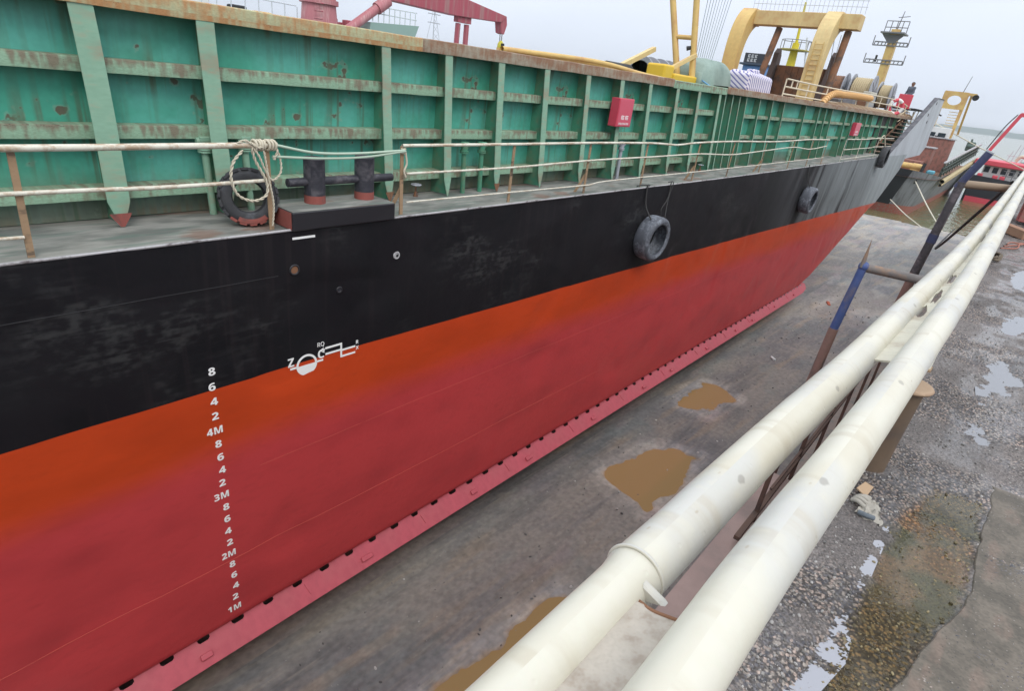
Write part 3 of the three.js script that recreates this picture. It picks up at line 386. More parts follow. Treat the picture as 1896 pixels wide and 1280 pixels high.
railing([[5.33, 0.92, 1], [7.62, 0.93], [9.86, 0.93, 1], [12.1, 0.93], [14.75, 0.93, 1], [17.0, 0.93], [19.6, 0.93, 1], [22.4, 0.93], [24.6, 0.93], [26.6, 0.93]], [
  [[[5.3, 0.93], [7.6, 0.935], [10, 0.945], [12.2, 0.93], [13.0, 0.90], [13.5, 0.885], [14.6, 0.93], [17, 0.95], [20.5, 0.92], [24, 0.96], [26.7, 0.93]], 0.022],
  [[[5.38, 0.56], [7.6, 0.57], [10.0, 0.625], [12.4, 0.64], [14.8, 0.66], [17, 0.60], [19.5, 0.66], [22.4, 0.72], [24.4, 0.62], [26.6, 0.70]], 0.017],
  [[[5.4, 0.17], [7.6, 0.165], [10.2, 0.16], [10.6, 0.2], [14.8, 0.22], [19.6, 0.24], [26.6, 0.26]], 0.013]]);
railing([[29.6, 0.93], [32.5, 0.93], [36.4, 0.93]], [[[[29.5, 0.93], [33, 0.91], [36, 0.94], [40.2, 0.93]], 0.022], [[[29.5, 0.5], [35, 0.5], [35.2, 0.53], [40.1, 0.52]], 0.018], [[[29.5, 0.1], [36, 0.12], [40, 0.14]], 0.015]], 'deck_railing', M.rail, M.rail);
// ---- mooring bitts ---------------------------------------------------------
{
  const b = part('mooring_bitts', ship);
  mesh('pedestal', [(() => { const g = prism([[3.60, -0.03], [5.07, -0.03], [5.07, 0.56], [3.60, 0.56]], 0.20, 0.012); g.rotateX(-Math.PI / 2); g.translate(0, 6.395, 0); return g; })()], M.black, b);
  mesh('pedestal_top', bx(3.595, 5.075, 6.606, 6.612, -0.565, 0.035), M.deck, b); mesh('pedestal_end', bx(3.58, 3.586, 6.40, 6.60, -0.55, 0.02), M.redPrimer, b);
  for (const x of [4.11, 4.85]) { const z = -0.32; mesh('bitt_post', [cyl([x, 6.71, z], [x, 7.145, z], 0.128, 0.128, 28), cyl([x, 7.145, z], [x, 7.158, z], 0.128, 0.118, 28)], M.blackWorn, b); mesh('post_foot', cyl([x, 6.61, z], [x, 6.71, z], 0.130, 0.1285, 28), M.redPrimer, b); }
  mesh('crossbar', [cyl([3.75, 6.87, -0.32], [5.3, 6.87, -0.32], 0.052, 0.052, 18)], M.blackWorn, b);
}
// ---- air pipes, hand wheels -----------------------------------------------
function airPipe(x, z, m, s = 1) { const a = part('air_pipe', ship), y0 = 6.39, h = 0.66 * s; mesh('pipe', [cyl([x + 0.03, y0, z], [x, y0 + h, z], 0.042, 0.042, 12)], m, a); mesh('flange', [cyl([x, y0 + h, z], [x, y0 + h + 0.018, z], 0.075, 0.075, 16), cyl([x, y0 + h + 0.026, z], [x, y0 + h + 0.044, z], 0.075, 0.075, 16)], m, a); mesh('valve_head', [cyl([x, y0 + h + 0.04, z], [x, y0 + h + 0.12, z], 0.055, 0.065, 12), cyl([x - 0.09, y0 + h + 0.13, z], [x + 0.09, y0 + h + 0.13, z], 0.035, 0.05, 10), rbx(x - 0.06, x + 0.06, y0 + h + 0.12, y0 + h + 0.18, z - 0.05, z + 0.05, 0.015)], m, a); }
airPipe(7.30, -0.93, M.web); airPipe(7.72, -0.93, M.web); airPipe(12.3, -0.9, M.greyPaint); airPipe(3.12, -1.0, M.frame, 1.1); airPipe(3.62, -1.05, M.frame, 1.1); airPipe(24.4, -0.8, M.frame); airPipe(24.4, -0.8, M.frame, 0.5);
function wheelValve(x, z) { const a = part('hand_wheel', ship); const t = new THREE.TorusGeometry(0.075, 0.011, 8, 22); t.rotateX(Math.PI / 2); t.translate(x, 6.575, z); mesh('wheel', [t, bx(x - 0.07, x + 0.07, 6.57, 6.58, z - 0.008, z + 0.008), bx(x - 0.008, x + 0.008, 6.571, 6.581, z - 0.07, z + 0.07)], M.greyPaint, a); mesh('spindle', [cyl([x, 6.39, z], [x, 6.58, z], 0.016, 0.012, 8), cyl([x, 6.39, z], [x, 6.46, z], 0.04, 0.03, 10)], M.rust, a); }
wheelValve(6.33, -0.98); wheelValve(16.9, -0.9);
// ---- fire hose boxes ---------------------------------------------------------
function fireBox(x0, x1, y0, y1, z0, z1, words) {
  const a = part('fire_hose_box', ship); mesh('cabinet', rbx(x0, x1, y0, y1, z0, z1, 0.012), mat([0.58, 0.06, 0.10], 0.35), a); mesh('door', rbx(x0 + 0.02, x1 - 0.02, y0 + 0.02, y1 - 0.02, z1, z1 + 0.008, 0.004), mat([0.60, 0.085, 0.135], 0.35), a);
  const g = [], w = x1 - x0; if (words) { const s = (px, py, pw, ph) => g.push(bx(x0 + w * px, x0 + w * (px + pw), y0 + py, y0 + py + ph, z1 + 0.008, z1 + 0.0095)); for (const q of [0.36, 0.64]) { s(q - 0.11, 0.155, 0.03, 0.075); s(q - 0.055, 0.145, 0.03, 0.09); s(q - 0.015, 0.215, 0.11, 0.014); s(q - 0.015, 0.18, 0.11, 0.012); s(q - 0.015, 0.148, 0.11, 0.012); s(q + 0.04, 0.148, 0.025, 0.07); } for (let k = 0; k < 7; k++) { s(0.14 + k * 0.1, 0.05, 0.075, 0.01); s(0.14 + k * 0.1, 0.07, 0.075, 0.01); s(0.165 + k * 0.1, 0.045, 0.022, 0.045); } mesh('lettering', g, wp, a); }
}
fireBox(11.62, 12.22, 7.56, 8.13, -0.95, -0.74, true); fireBox(33.6, 34.6, 7.45, 8.05, -0.98, -0.80, true);
// ---- bow: wing thickness, stair ---------------------------------------------
{
  const sh = [[39.3, 6.2], [39.3, 6.46], [50, 9.98], [53.0, 10.02], [53.3, 9.0], [52.7, 7.8], [53.1, 6.9], [51.6, 6.36], [48.5, 6.30], [45.9, 6.25], [45.7, 6.15]];
  mesh('bow_wing', prism(sh, 0.18).translate(0, 0, -0.19), M.bow, ship); mesh('wing_cap', [beam([39.3, 6.47, -0.1], [49.95, 10.0, -0.1], 0.26, 0.04), beam([49.95, 10.0, -0.1], [53.0, 10.03, -0.1], 0.26, 0.04)], M.blackWorn, ship);
  for (const [x, y] of [[50.1, 9.68], [48.4, 8.92], [48.9, 8.5]]) { const d = new THREE.CylinderGeometry(0.09, 0.09, 0.02, 14); d.rotateX(Math.PI / 2); d.translate(x, y, 0.0); mesh('lightening_hole', d, M.dark, ship); }
  const st = part('stair', ship); for (let k = 0; k < 10; k++) mesh('tread', bx(40.3 + k * 0.72, 41.05 + k * 0.72, 6.62 + k * 0.21, 6.66 + k * 0.21, -1.0, -0.25), mat([0.26, 0.18, 0.13], 0.8), st);
  mesh('stringer', [beam([39.9, 6.45, -1.02], [47.7, 8.75, -1.02], 0.03, 0.16), beam([39.9, 6.45, -0.24], [47.7, 8.75, -0.24], 0.03, 0.16)], M.rust, st); mesh('back_plate', bx(40, 48.5, 6.4, 8.5, -1.19, -1.17), mat([0.03, 0.025, 0.025], 0.8), st);
  mesh('rake_plate', grid(24, 4, (u, v) => { const x = 41.1 + u * 4.85; return [x, rakeY(x), -v * 12.6, x, v * 12]; }), M.bow, ship, false);
}

// ---- forecastle deck and its equipment --------------------------------------
const FD = 8.62;
mesh('forecastle_deck', bx(22.4, 49, FD - 0.12, FD, -12.5, -1.3), M.rust, ship);
mesh('deck_side', [grid(60, 3, (u, v) => { const x = 25 + u * 25, y = 8.66 + v * 0.18 * sst(0, 0.3, u); return [x, y, -0.98 - v * 0.3, x, y]; })], mat([1, 1, 1], 0.85, { map: flat([0.30, 0.22, 0.13], [0.20, 0.11, 0.06], 6, 3, 140, 1) }), ship, false);
{ // forecastle railing
  const g = part('forecastle_railing', ship), z = -1.25, m = mat([0.66, 0.58, 0.44], 0.6), top = (x) => FD + 0.62 + sst(24, 44, x) * 0.22 - sst(44, 53, x) * 0.5;
  for (const f of [1, 0.6, 0.22]) { const pts = []; for (let x = 23.2; x <= 50; x += 2.4) pts.push([x, FD + (top(x) - FD) * f, z]); mesh('rail', tube(pts, 0.03, 6, 40), m, g); }
  for (let x = 23.2; x <= 50; x += 2.7) mesh('post', cyl([x, FD, z], [x, top(x), z], 0.024), m, g);
  for (const x of [23.9, 24.5]) mesh('post', cyl([x, FD + 0.35, z], [x, top(x), z], 0.024), m, g);
}
{ // gantry: two curved box legs joined by a beam, raked struts
  const g = part('gantry', ship), X = 30;
  const legS = (z0, z1, m, ladder) => {
    const s = new THREE.Shape(); s.moveTo(X - 0.5, FD); s.lineTo(X - 0.5, 10.2); s.bezierCurveTo(X - 0.48, 11.3, X - 0.2, 11.85, X + 0.5, 12.24); s.lineTo(X + 1.3, 12.24); s.lineTo(X + 1.3, 11.62); s.lineTo(X + 0.95, 11.58); s.bezierCurveTo(X + 0.4, 11.3, X + 0.05, 10.9, X + 0.02, 10.0); s.lineTo(X - 0.02, FD); s.lineTo(X - 0.5, FD);
    const e = new THREE.ExtrudeGeometry(s, { depth: z1 - z0, bevelEnabled: true, bevelSize: 0.02, bevelThickness: 0.02, bevelSegments: 1, curveSegments: 12 }); e.translate(0, 0, z0); const o = mesh('leg', e, m, g);
    if (ladder) { const L = []; for (let k = 0; k < 11; k++) { const y = 8.9 + k * 0.2; L.push(cyl([X - 0.55, y, z0 + 0.15], [X - 0.55, y, z0 + 0.5], 0.014, 0.014, 5)); } mesh('ladder', [...L, cyl([X - 0.55, 8.7, z0 + 0.15], [X - 0.55, 11.0, z0 + 0.15], 0.016, 0.016, 5), cyl([X - 0.55, 8.7, z0 + 0.5], [X - 0.55, 11.0, z0 + 0.5], 0.016, 0.016, 5)], M.yellow, o); }
  };
  legS(-6.45, -5.85, M.yellow); legS(-2.70, -2.10, M.yellowPale, true);
  mesh('crossbeam', rbx(X + 0.5, X + 1.2, 11.62, 12.2, -6.0, -1.35, 0.03), M.yellowPale, g); mesh('foot', rbx(X - 0.85, X + 0.1, FD, FD + 0.5, -6.65, -5.65, 0.03), M.yellowBright, g);
  for (const [zt, zb] of [[-4.7, -4.85], [-1.75, -1.7]]) mesh('strut', [cyl([X + 0.85, 11.55, zt], [X + 0.1, FD, zb], 0.15, 0.15, 12)], M.rust, g);
  mesh('sheave', [cyl([X + 0.5, 11.3, -2.3], [X + 0.5, 11.3, -2.15], 0.2, 0.2, 14)], M.dark, g);
  const P = []; for (let k = 0; k < 26; k++) { const z = -6 + k * 0.19; P.push(cyl([X + 0.5, 12.2, z], [X + 0.42, 12.75 + (k % 4) * 0.07, z], 0.009, 0.009, 4)); } for (const y of [12.45, 12.68]) P.push(cyl([X + 0.45, y, -6], [X + 0.45, y, -1.2], 0.011, 0.011, 4)); mesh('top_railing', P, mat([0.55, 0.58, 0.6], 0.7), g);
  const cord = []; for (const [z, q] of [[-2.4, 0], [-2.2, 0.6], [-1.95, -0.3]]) cord.push(cyl([X + 0.7, 11.4, z], [X + 0.4 + q, 8.9, z + 0.25], 0.012, 0.012, 4)); mesh('hoist_wire', cord, M.steel, g);
}
{ // raised rusty ramp behind the gantry
  const g = part('stern_ramp', ship), X = 31.6; mesh('ramp_plate', rbx(X, X + 0.25, FD, 10.1, -4.6, -2.3, 0.02), M.rust, g);
  for (let k = 0; k < 8; k++) mesh('stiffener', bx(X - 0.05, X, FD, 10.05, -4.5 + k * 0.29, -4.45 + k * 0.29), M.rust, g);
  for (const z of [-4.85, -2.3]) mesh('side_cheek', [prism([[X - 0.7, FD], [X + 0.6, FD], [X + 0.3, 10.5], [X + 0.1, 10.8], [X - 0.15, 10.6], [X - 0.2, 10.2]], 0.22).translate(0, 0, z)], mat([0.09, 0.065, 0.06], 0.8), g);
}
// winches: drums wound with rope between plate flanges
function winch(x, z0, z1, r, m, turns, name) {
  const g = part('winch', ship), y = FD + r * 0.98 + 0.18; const W = z1 - z0;
  mesh('drum', cyl([x, y, z0], [x, y, z1], r * 0.62, r * 0.62, 20), M.rust, g);
  const T = []; for (let k = 0; k < turns; k++) { const t = new THREE.TorusGeometry(r * 0.74, W / turns * 0.52, 6, 26); t.translate(x, y, z0 + 0.08 + (k + 0.5) * (W - 0.16) / turns + R(-0.01, 0.01)); T.push(t); } mesh('rope_layer', T, m, g);
  for (const z of [z0, z1]) { mesh('drum_flange', cyl([x, y, z - 0.025], [x, y, z + 0.025], r, r, 28), M.greyPaint, g); const sp = []; for (let k = 0; k < 6; k++) { const a = k * Math.PI / 3 + z; sp.push(beam([x, y, z + 0.035], [x + Math.cos(a) * r * 0.92, y + Math.sin(a) * r * 0.92, z + 0.035], 0.02, 0.06)); } mesh('spoke', sp, M.steel, g); }
  mesh('bearing_stand', [prism([[x - r * 0.9, FD], [x + r * 0.9, FD], [x + 0.15, y + 0.1], [x - 0.15, y + 0.1]], 0.1).translate(0, 0, z0 - 0.16), prism([[x - r * 0.9, FD], [x + r * 0.9, FD], [x + 0.15, y + 0.1], [x - 0.15, y + 0.1]], 0.1).translate(0, 0, z1 + 0.06)], M.steel, g);
}
winch(43, -7.0, -5.7, 0.9, M.greyPaint, 8); winch(44, -5.35, -4.35, 0.95, M.rust, 9); winch(44, -3.95, -2.75, 0.95, M.ropeTan, 9); winch(46, -2.75, -2.0, 0.85, M.ropeTan, 8);
{ const g = part('control_cabinet', ship); mesh('cabinet', rbx(37.6, 39.0, FD, FD + 0.95, -1.85, -1.45, 0.03), mat([0.50, 0.48, 0.40], 0.6), g); mesh('cabinet_door', rbx(37.7, 38.9, FD + 0.1, FD + 0.8, -1.45, -1.43, 0.008), mat([0.42, 0.43, 0.43], 0.6), g); for (let k = 0; k < 5; k++) mesh('machinery', rbx(32 + k * 1.35, 32.9 + k * 1.35, FD, FD + 0.35 + (k % 3) * 0.22, -2.2 - (k % 2) * 0.6, -1.55 - (k % 2) * 0.5, 0.05), [M.steel, M.rust, M.greyPaint][k % 3], g); }
{ // lattice of pipes at the forward corner
  const g = part('corner_frame', ship); const m = mat([0.55, 0.46, 0.32], 0.7); mesh('brace', [cyl([45, FD, -1.1], [47.5, FD + 0.35, -1.2], 0.03), cyl([47.5, FD + 0.05, -1.15], [46, FD - 0.45, -0.95], 0.03), cyl([46.9, FD + 0.3, -1.15], [48.4, FD - 0.4, -0.9], 0.03), cyl([49, FD - 0.4, -0.9], [50, FD + 0.4, -1.1], 0.03), cyl([44.5, FD - 0.3, -0.93], [47, FD, -1.1], 0.025)], m, g);
  mesh('awning', bx(49.3, 53.5, FD + 0.5, FD + 0.6, -4.2, -0.9), M.dark, g); for (let k = 0; k < 6; k++) mesh('awning_post', cyl([49.5 + k * 0.7, FD - 0.2, -1 - (k % 2)], [49.9 + k * 0.7, FD + 0.5, -1 - (k % 2)], 0.03), m, g);
}
mesh('aerial', cyl([49, FD, -1.6], [49.4, 10.55, -1.6], 0.02, 0.008, 5), M.steel, ship);
{ // yellow portal frame standing behind the bulwark
  const g = part('portal_frame', ship); const X = 17;
  mesh('portal_post', cyl([X, 7.2, -1.76], [X, 13.2, -3.72], 0.09, 0.08, 12), M.yellow, g); mesh('portal_post', cyl([X, 7.2, -1.52], [X, 13.2, -2.66], 0.09, 0.08, 12), M.yellow, g);
  mesh('portal_bar', [cyl([X, 9.78, -2.58], [X, 9.78, -2.0], 0.06, 0.06, 10), cyl([X, 12.4, -3.4], [X, 12.4, -2.5], 0.06, 0.06, 10)], M.yellow, g);
  mesh('portal_brace', [beam([X - 1.2, 8.72, -2.25], [X, 9.36, -1.85], 0.1, 0.1)], M.yellowPale, g); mesh('portal_brace', [beam([X - 2.6, 8.6, -3.0], [X - 0.4, 9.4, -2.95], 0.12, 0.12)], M.yellowPale, g);
  mesh('lamp', [cyl([X, 9.55, -1.97], [X - 0.1, 9.5, -2.12], 0.04, 0.06, 10)], M.dark, g);
  const f = []; for (let k = 0; k < 9; k++) f.push(cyl([X + 0.2 + k * 0.16, 13.5, -2.0 + 0.05 * k], [X + 1.6 + k * 0.13, 8.9, -2.6], 0.008, 0.008, 4)); mesh('stay_wire', f, mat([0.25, 0.32, 0.34], 0.6), g);
}
{ const g = part('deck_winch', ship); mesh('gear_case', [rbx(15.2, 15.75, 8.3, 9.0, -2.3, -1.75, 0.06), rbx(15.7, 17.1, 8.3, 8.82, -2.2, -1.7, 0.05)], M.yellowBright, g); for (const x of [16.6, 17.1, 17.7, 18.2]) mesh('drum_flange', cyl([x, 8.75, -3.3], [x + 0.08, 8.75, -3.3], 0.47, 0.47, 26), M.greyPaint, g); mesh('drum', cyl([16.6, 8.75, -3.3], [18.2, 8.75, -3.3], 0.34, 0.34, 20), M.rust, g); mesh('motor', cyl([14.2, 8.7, -2.9], [15.3, 8.7, -2.9], 0.2, 0.2, 16), M.dark, g); }
mesh('boom_pipe', tube([[8.3, 8.70, -1.22], [11.2, 8.75, -1.22], [13.1, 8.66, -1.2], [14.2, 8.62, -1.1]], 0.045, 10, 30), M.yellow, ship);
mesh('yellow_bar', [beam([8.3, 8.69, -1.32], [13.0, 8.70, -1.36], 0.05, 0.05)], M.yellow, ship);

// =====================================================================
// LOOSE THINGS ON AND AGAINST THE SHIP
// =====================================================================
function tyreParts(t, Ro, Ri, w, m, treads, redFoot, tm = M.rubber) {
  const pr = [[Ri, -w * 0.38], [Ri + 0.02, -w * 0.47], [(Ri + Ro) / 2, -w * 0.5], [Ro - 0.05, -w * 0.46], [Ro - 0.012, -w * 0.38], [Ro, -w * 0.2], [Ro, w * 0.2], [Ro - 0.012, w * 0.38], [Ro - 0.05, w * 0.46], [(Ri + Ro) / 2, w * 0.5], [Ri + 0.02, w * 0.47], [Ri, w * 0.38], [Ri + 0.035, w * 0.32], [Ro - 0.07, w * 0.28], [Ro - 0.06, -w * 0.28], [Ri + 0.035, -w * 0.32], [Ri, -w * 0.38]];
  const g = new THREE.LatheGeometry(pr.map((p) => new THREE.Vector2(p[0], p[1])), 56); g.rotateX(Math.PI / 2); const casing = mesh('casing', g, m, t);
  if (treads) for (let k = 0; k < treads; k++) for (const s of [-1, 1]) { const a = (k + (s > 0 ? 0.5 : 0)) / treads * Math.PI * 2; const b = rbx(Ro - 0.02, Ro + 0.012, -Math.PI * Ro / treads * 0.72, Math.PI * Ro / treads * 0.72, s * w * 0.06, s * w * 0.47, 0.006, 1); b.rotateZ(a); const red = redFoot && Math.sin(a) < -0.72; mesh('tread_block', b, red ? M.redPrimer : tm, t); }
  return casing;
}
{ // tyre leaning on deck
  const t = thing('tyre', 'black lugged tyre with red paint on its foot standing on deck beside the bitts', 'tyre', [3.31, 6.39 + 0.325, -0.42]); tyreParts(t, 0.315, 0.175, 0.20, M.rubber, 18, true); t.rotation.set(-0.20, -0.35, 0);
  const f = grid(20, 3, (u, v) => { const a = -Math.PI / 2 + (u - 0.5) * 1.15, r = mix(0.25, 0.305, v); return [Math.cos(a) * r, Math.sin(a) * r, 0.104 - (v - 0.5) * (v - 0.5) * 0.02, u, v]; }); mesh('red_paint', f, M.redPrimer, t, false);
}
function fender(name, label, x, y, Ro, w, m, z) { const t = thing(name, label, 'tyre', [x, y, z ?? w / 2 + 0.03], 'tyre fenders hung on the ship side'); tyreParts(t, Ro, Ro * 0.68, w, m, 0, false); return t; }
const f1 = fender('tyre_fender', 'large grey tyre hung over the black ship side at its middle', 12.5, 5.26, 0.52, 0.40, M.rubberGrey); f1.rotation.set(0.04, -0.06, 0.3);
const f2 = fender('tyre_fender', 'grey tyre hung over the ship side towards the bow', 25.0, 5.22, 0.50, 0.42, M.rubberGrey); f2.rotation.set(0.04, -0.03, 0);
const f3 = fender('tyre_fender', 'black tyre hanging on the deck edge by the bow railing', 37.3, 6.55, 0.54, 0.34, M.rubber, 0.19);
const line = (name, label, gs, m) => tag(mesh(name, gs, m), label, 'rope');
line('hanging_rope', 'thin dark rope holding the middle grey tyre, its left line', [tube([[12.15, 6.43, 0.02], [12.2, 6.0, 0.06], [12.22, 5.72, 0.25]], 0.018, 6, 12), tube([[11.9, 6.42, -0.1], [12.05, 6.45, -0.03], [12.25, 6.44, 0.02], [12.35, 6.43, -0.06]], 0.015, 6, 20)], M.ropeDark);
line('hanging_rope', 'thin rope holding the middle grey tyre, its frayed right line', [tube([[13.3, 6.47, 0.02], [13.25, 6.1, 0.05], [13.0, 5.85, 0.06], [13.05, 5.7, 0.08]], 0.012, 6, 16), tube([[13.25, 6.45, -0.03], [13.4, 6.44, 0.03], [13.3, 6.1, 0.04], [13.0, 5.6, 0.2]], 0.011, 6, 24)], M.ropeDark);
line('hanging_rope', 'thin dark rope holding the grey tyre nearest the bow', [tube([[24.6, 6.52, 0.0], [24.7, 6.1, 0.05], [24.85, 5.65, 0.2]], 0.016, 6, 12)], M.ropeDark);
line('hanging_rope', 'pale rope over the bow railing above the black tyre', [tube([[36.4, 7.35, -0.1], [36.6, 7.6, 0], [37.1, 7.1, 0.12], [37.3, 6.95, 0.2]], 0.03, 6, 20)], M.rope);
{ // rope coil on the railing
  const t = thing('rope_coil', 'cream rope knotted round the railing end with a loop hanging over the tyre', 'rope', [0, 0, 0]); const y = DY, z = -0.09;
  mesh('loop', rope([[3.12, y + 0.90, z], [3.0, y + 0.78, z + 0.02], [2.96, y + 0.60, z + 0.03], [3.03, y + 0.43, z + 0.03], [3.2, y + 0.365, z + 0.03], [3.34, y + 0.42, z + 0.03], [3.36, y + 0.55, z + 0.02], [3.25, y + 0.80, z], [3.22, y + 0.94, z]], 0.017), M.rope, t);
  mesh('loop', rope([[3.22, y + 0.95, z], [3.28, y + 0.85, z + 0.03], [3.34, y + 0.7, z + 0.03], [3.42, y + 0.58, z + 0.03], [3.53, y + 0.66, z + 0.02], [3.53, y + 0.85, z], [3.46, y + 0.97, z]], 0.013), M.rope, t);
  mesh('tail', rope([[3.34, y + 0.9, z + 0.03], [3.38, y + 0.6, z + 0.03], [3.42, y + 0.3, z + 0.03], [3.40, y + 0.06, z + 0.02]], 0.012), M.rope, t);
  const k = []; for (let i = 0; i < 7; i++) { const q = new THREE.TorusGeometry(0.046 + R(-0.004, 0.008), 0.014, 7, 18); q.rotateY(Math.PI / 2 + R(-0.4, 0.4)); q.rotateX(R(-0.3, 0.3)); q.translate(3.26 + i * 0.035, y + 0.95, -0.108); k.push(q); } mesh('knot', k, M.rope, t);
  mesh('turns', [rope([[3.05, y + 0.96, z], [3.15, y + 1.0, z + 0.0], [3.3, y + 0.93, z + 0.04], [3.42, y + 1.0, z - 0.03], [3.5, y + 0.9, z + 0.02], [3.46, y + 0.8, z + 0.02]], 0.014)], M.rope, t);
}
{ const t = thing('mooring_line', 'pale green slack line stretched between the two railing ends above the bitts', 'rope'); const y = DY;
  mesh('strand', tube([[3.5, y + 0.95, -0.09], [4.0, y + 0.86, -0.09], [4.6, y + 0.845, -0.09], [5.33, y + 0.87, -0.09]], 0.016, 7, 30), M.ropeGreen, t); mesh('strand', tube([[3.45, y + 0.83, -0.085], [4.1, y + 0.795, -0.085], [4.7, y + 0.80, -0.085], [5.34, y + 0.86, -0.085]], 0.015, 7, 30), M.ropeGreen, t);
  const k = []; for (let i = 0; i < 3; i++) { const q = new THREE.TorusGeometry(0.032, 0.011, 6, 16); q.rotateX(Math.PI / 2); q.translate(5.33, y + 0.83 + i * 0.028, -0.13); k.push(q); } mesh('hitch', [...k, tube([[5.34, y + 0.85, -0.09], [5.37, y + 0.7, -0.09], [5.33, y + 0.6, -0.09], [5.36, y + 0.52, -0.09]], 0.014, 6, 16)], M.rope, t);
}
{ // tarpaulin bundle
  const t = thing('tarpaulin_bundle', 'grey green tarpaulin draped over deck gear behind the bulwark', 'tarpaulin', [18.1, 8.45, -2.0]);
  const g = new THREE.SphereGeometry(1, 56, 32); const p = g.attributes.position; for (let i = 0; i < p.count; i++) { let x = p.getX(i), y = p.getY(i), z = p.getZ(i); const sq = (v) => Math.sign(v) * Math.pow(Math.abs(v), 0.5); const f = (fbm(Math.atan2(z, x) * 3 + 20, y * 1.5, 4) - 0.5) * 0.25 * (1 - y * 0.6); p.setXYZ(i, sq(x) * (1.0 + f) * (1.05 - y * 0.12) + (fbm(x * 3 + 9, z * 3 + y * 4) - 0.5) * 0.06, Math.max(-0.2, sq(y) * 0.86 + (fbm(x * 2 + 5, z * 2 + 5) - 0.5) * 0.14 + x * -0.02), sq(z) * (0.62 + f * 0.6)); } g.computeVertexNormals();
  mesh('cover', g, mat([1, 1, 1], 0.75, { map: flat([0.25, 0.33, 0.29], [0.18, 0.25, 0.22], 3, 3, 150, 1) }), t); mesh('cord', tube([[-1.1, 0.3, 0.5], [-0.7, 0.15, 0.68], [-0.2, 0.05, 0.7]], 0.02, 6, 14), mat([0.15, 0.35, 0.6], 0.6), t);
}
{ // striped bag
  const t = thing('striped_bag', 'white sack with blue diagonal stripes behind the bulwark by the gantry foot', 'bag', [21.2, 8.62, -1.75]);
  const m = mat([1, 1, 1], 0.8, { map: tex(256, 256, (u, v) => { const k = Math.abs(((u * 4 + v * 5 + 0.1 * fbm(u * 6, v * 6, 3, 6, 6, 2)) % 1) - 0.5); return k < 0.18 ? [0.16, 0.16, 0.36] : [0.70, 0.66, 0.72]; }) }); m.map.repeat.set(1.3, 1.6);
  const g = new RoundedBoxGeometry(2.3, 0.62, 0.8, 6, 0.16); const p = g.attributes.position; for (let i = 0; i < p.count; i++) { const x = p.getX(i), y = p.getY(i), z = p.getZ(i), n = fbm(x * 2 + 7, z * 3 + y * 2 + 7, 3) - 0.5; p.setXYZ(i, x + n * 0.05, y + 0.3 + n * 0.16 * (y > 0 ? 1 : 0.1), z + n * 0.12); } g.computeVertexNormals(); mesh('sack', g, m, t); mesh('neck', rbx(-0.2, 0.3, 0.56, 0.72, -0.15, 0.15, 0.06, 3), m, t);
}
{ // hose
  const pts = [[28.0, FD + 0.02, -1.15], [28.5, FD + 0.25, -1.15], [29.4, FD + 0.46, -1.16], [31, FD + 0.5, -1.17], [33, FD + 0.55, -1.17], [36.6, FD + 0.6, -1.2]]; const c = new THREE.CatmullRomCurve3(pts.map(V)), gs = [new THREE.TubeGeometry(c, 60, 0.11, 10)], up = new THREE.Vector3(0, 0, 1); for (let k = 0; k < 46; k++) { const p = c.getPointAt(k / 45), d = c.getTangentAt(k / 45), t = new THREE.TorusGeometry(0.115, 0.026, 6, 16); t.applyQuaternion(new THREE.Quaternion().setFromUnitVectors(up, d)); t.translate(p.x, p.y, p.z); gs.push(t); }
  tag(mesh('ribbed_hose', gs, mat([0.66, 0.40, 0.17], 0.6)), 'orange ribbed hose lying along the forecastle railing', 'hose');
}
{ // lifebuoy
  const t = thing('lifebuoy', 'red and white lifebuoy hung on the forecastle railing', 'lifebuoy', [43.4, 9.08, -1.12]);
  for (let k = 0; k < 8; k++) { const g = new THREE.TorusGeometry(0.36, 0.10, 8, 8, Math.PI / 4); g.rotateZ(k * Math.PI / 4); mesh(k % 2 ? 'white_band' : 'red_band', g, k % 2 ? M.white : M.redTug, t); } t.scale.setScalar(1.05); t.rotation.y = -0.9;
}
tag(mesh('red_board', rbx(48.0, 48.1, FD + 0.5, FD + 1.35, -1.95, -1.15, 0.02), M.redTug), 'plain red board standing on the forecastle below the man', 'board');
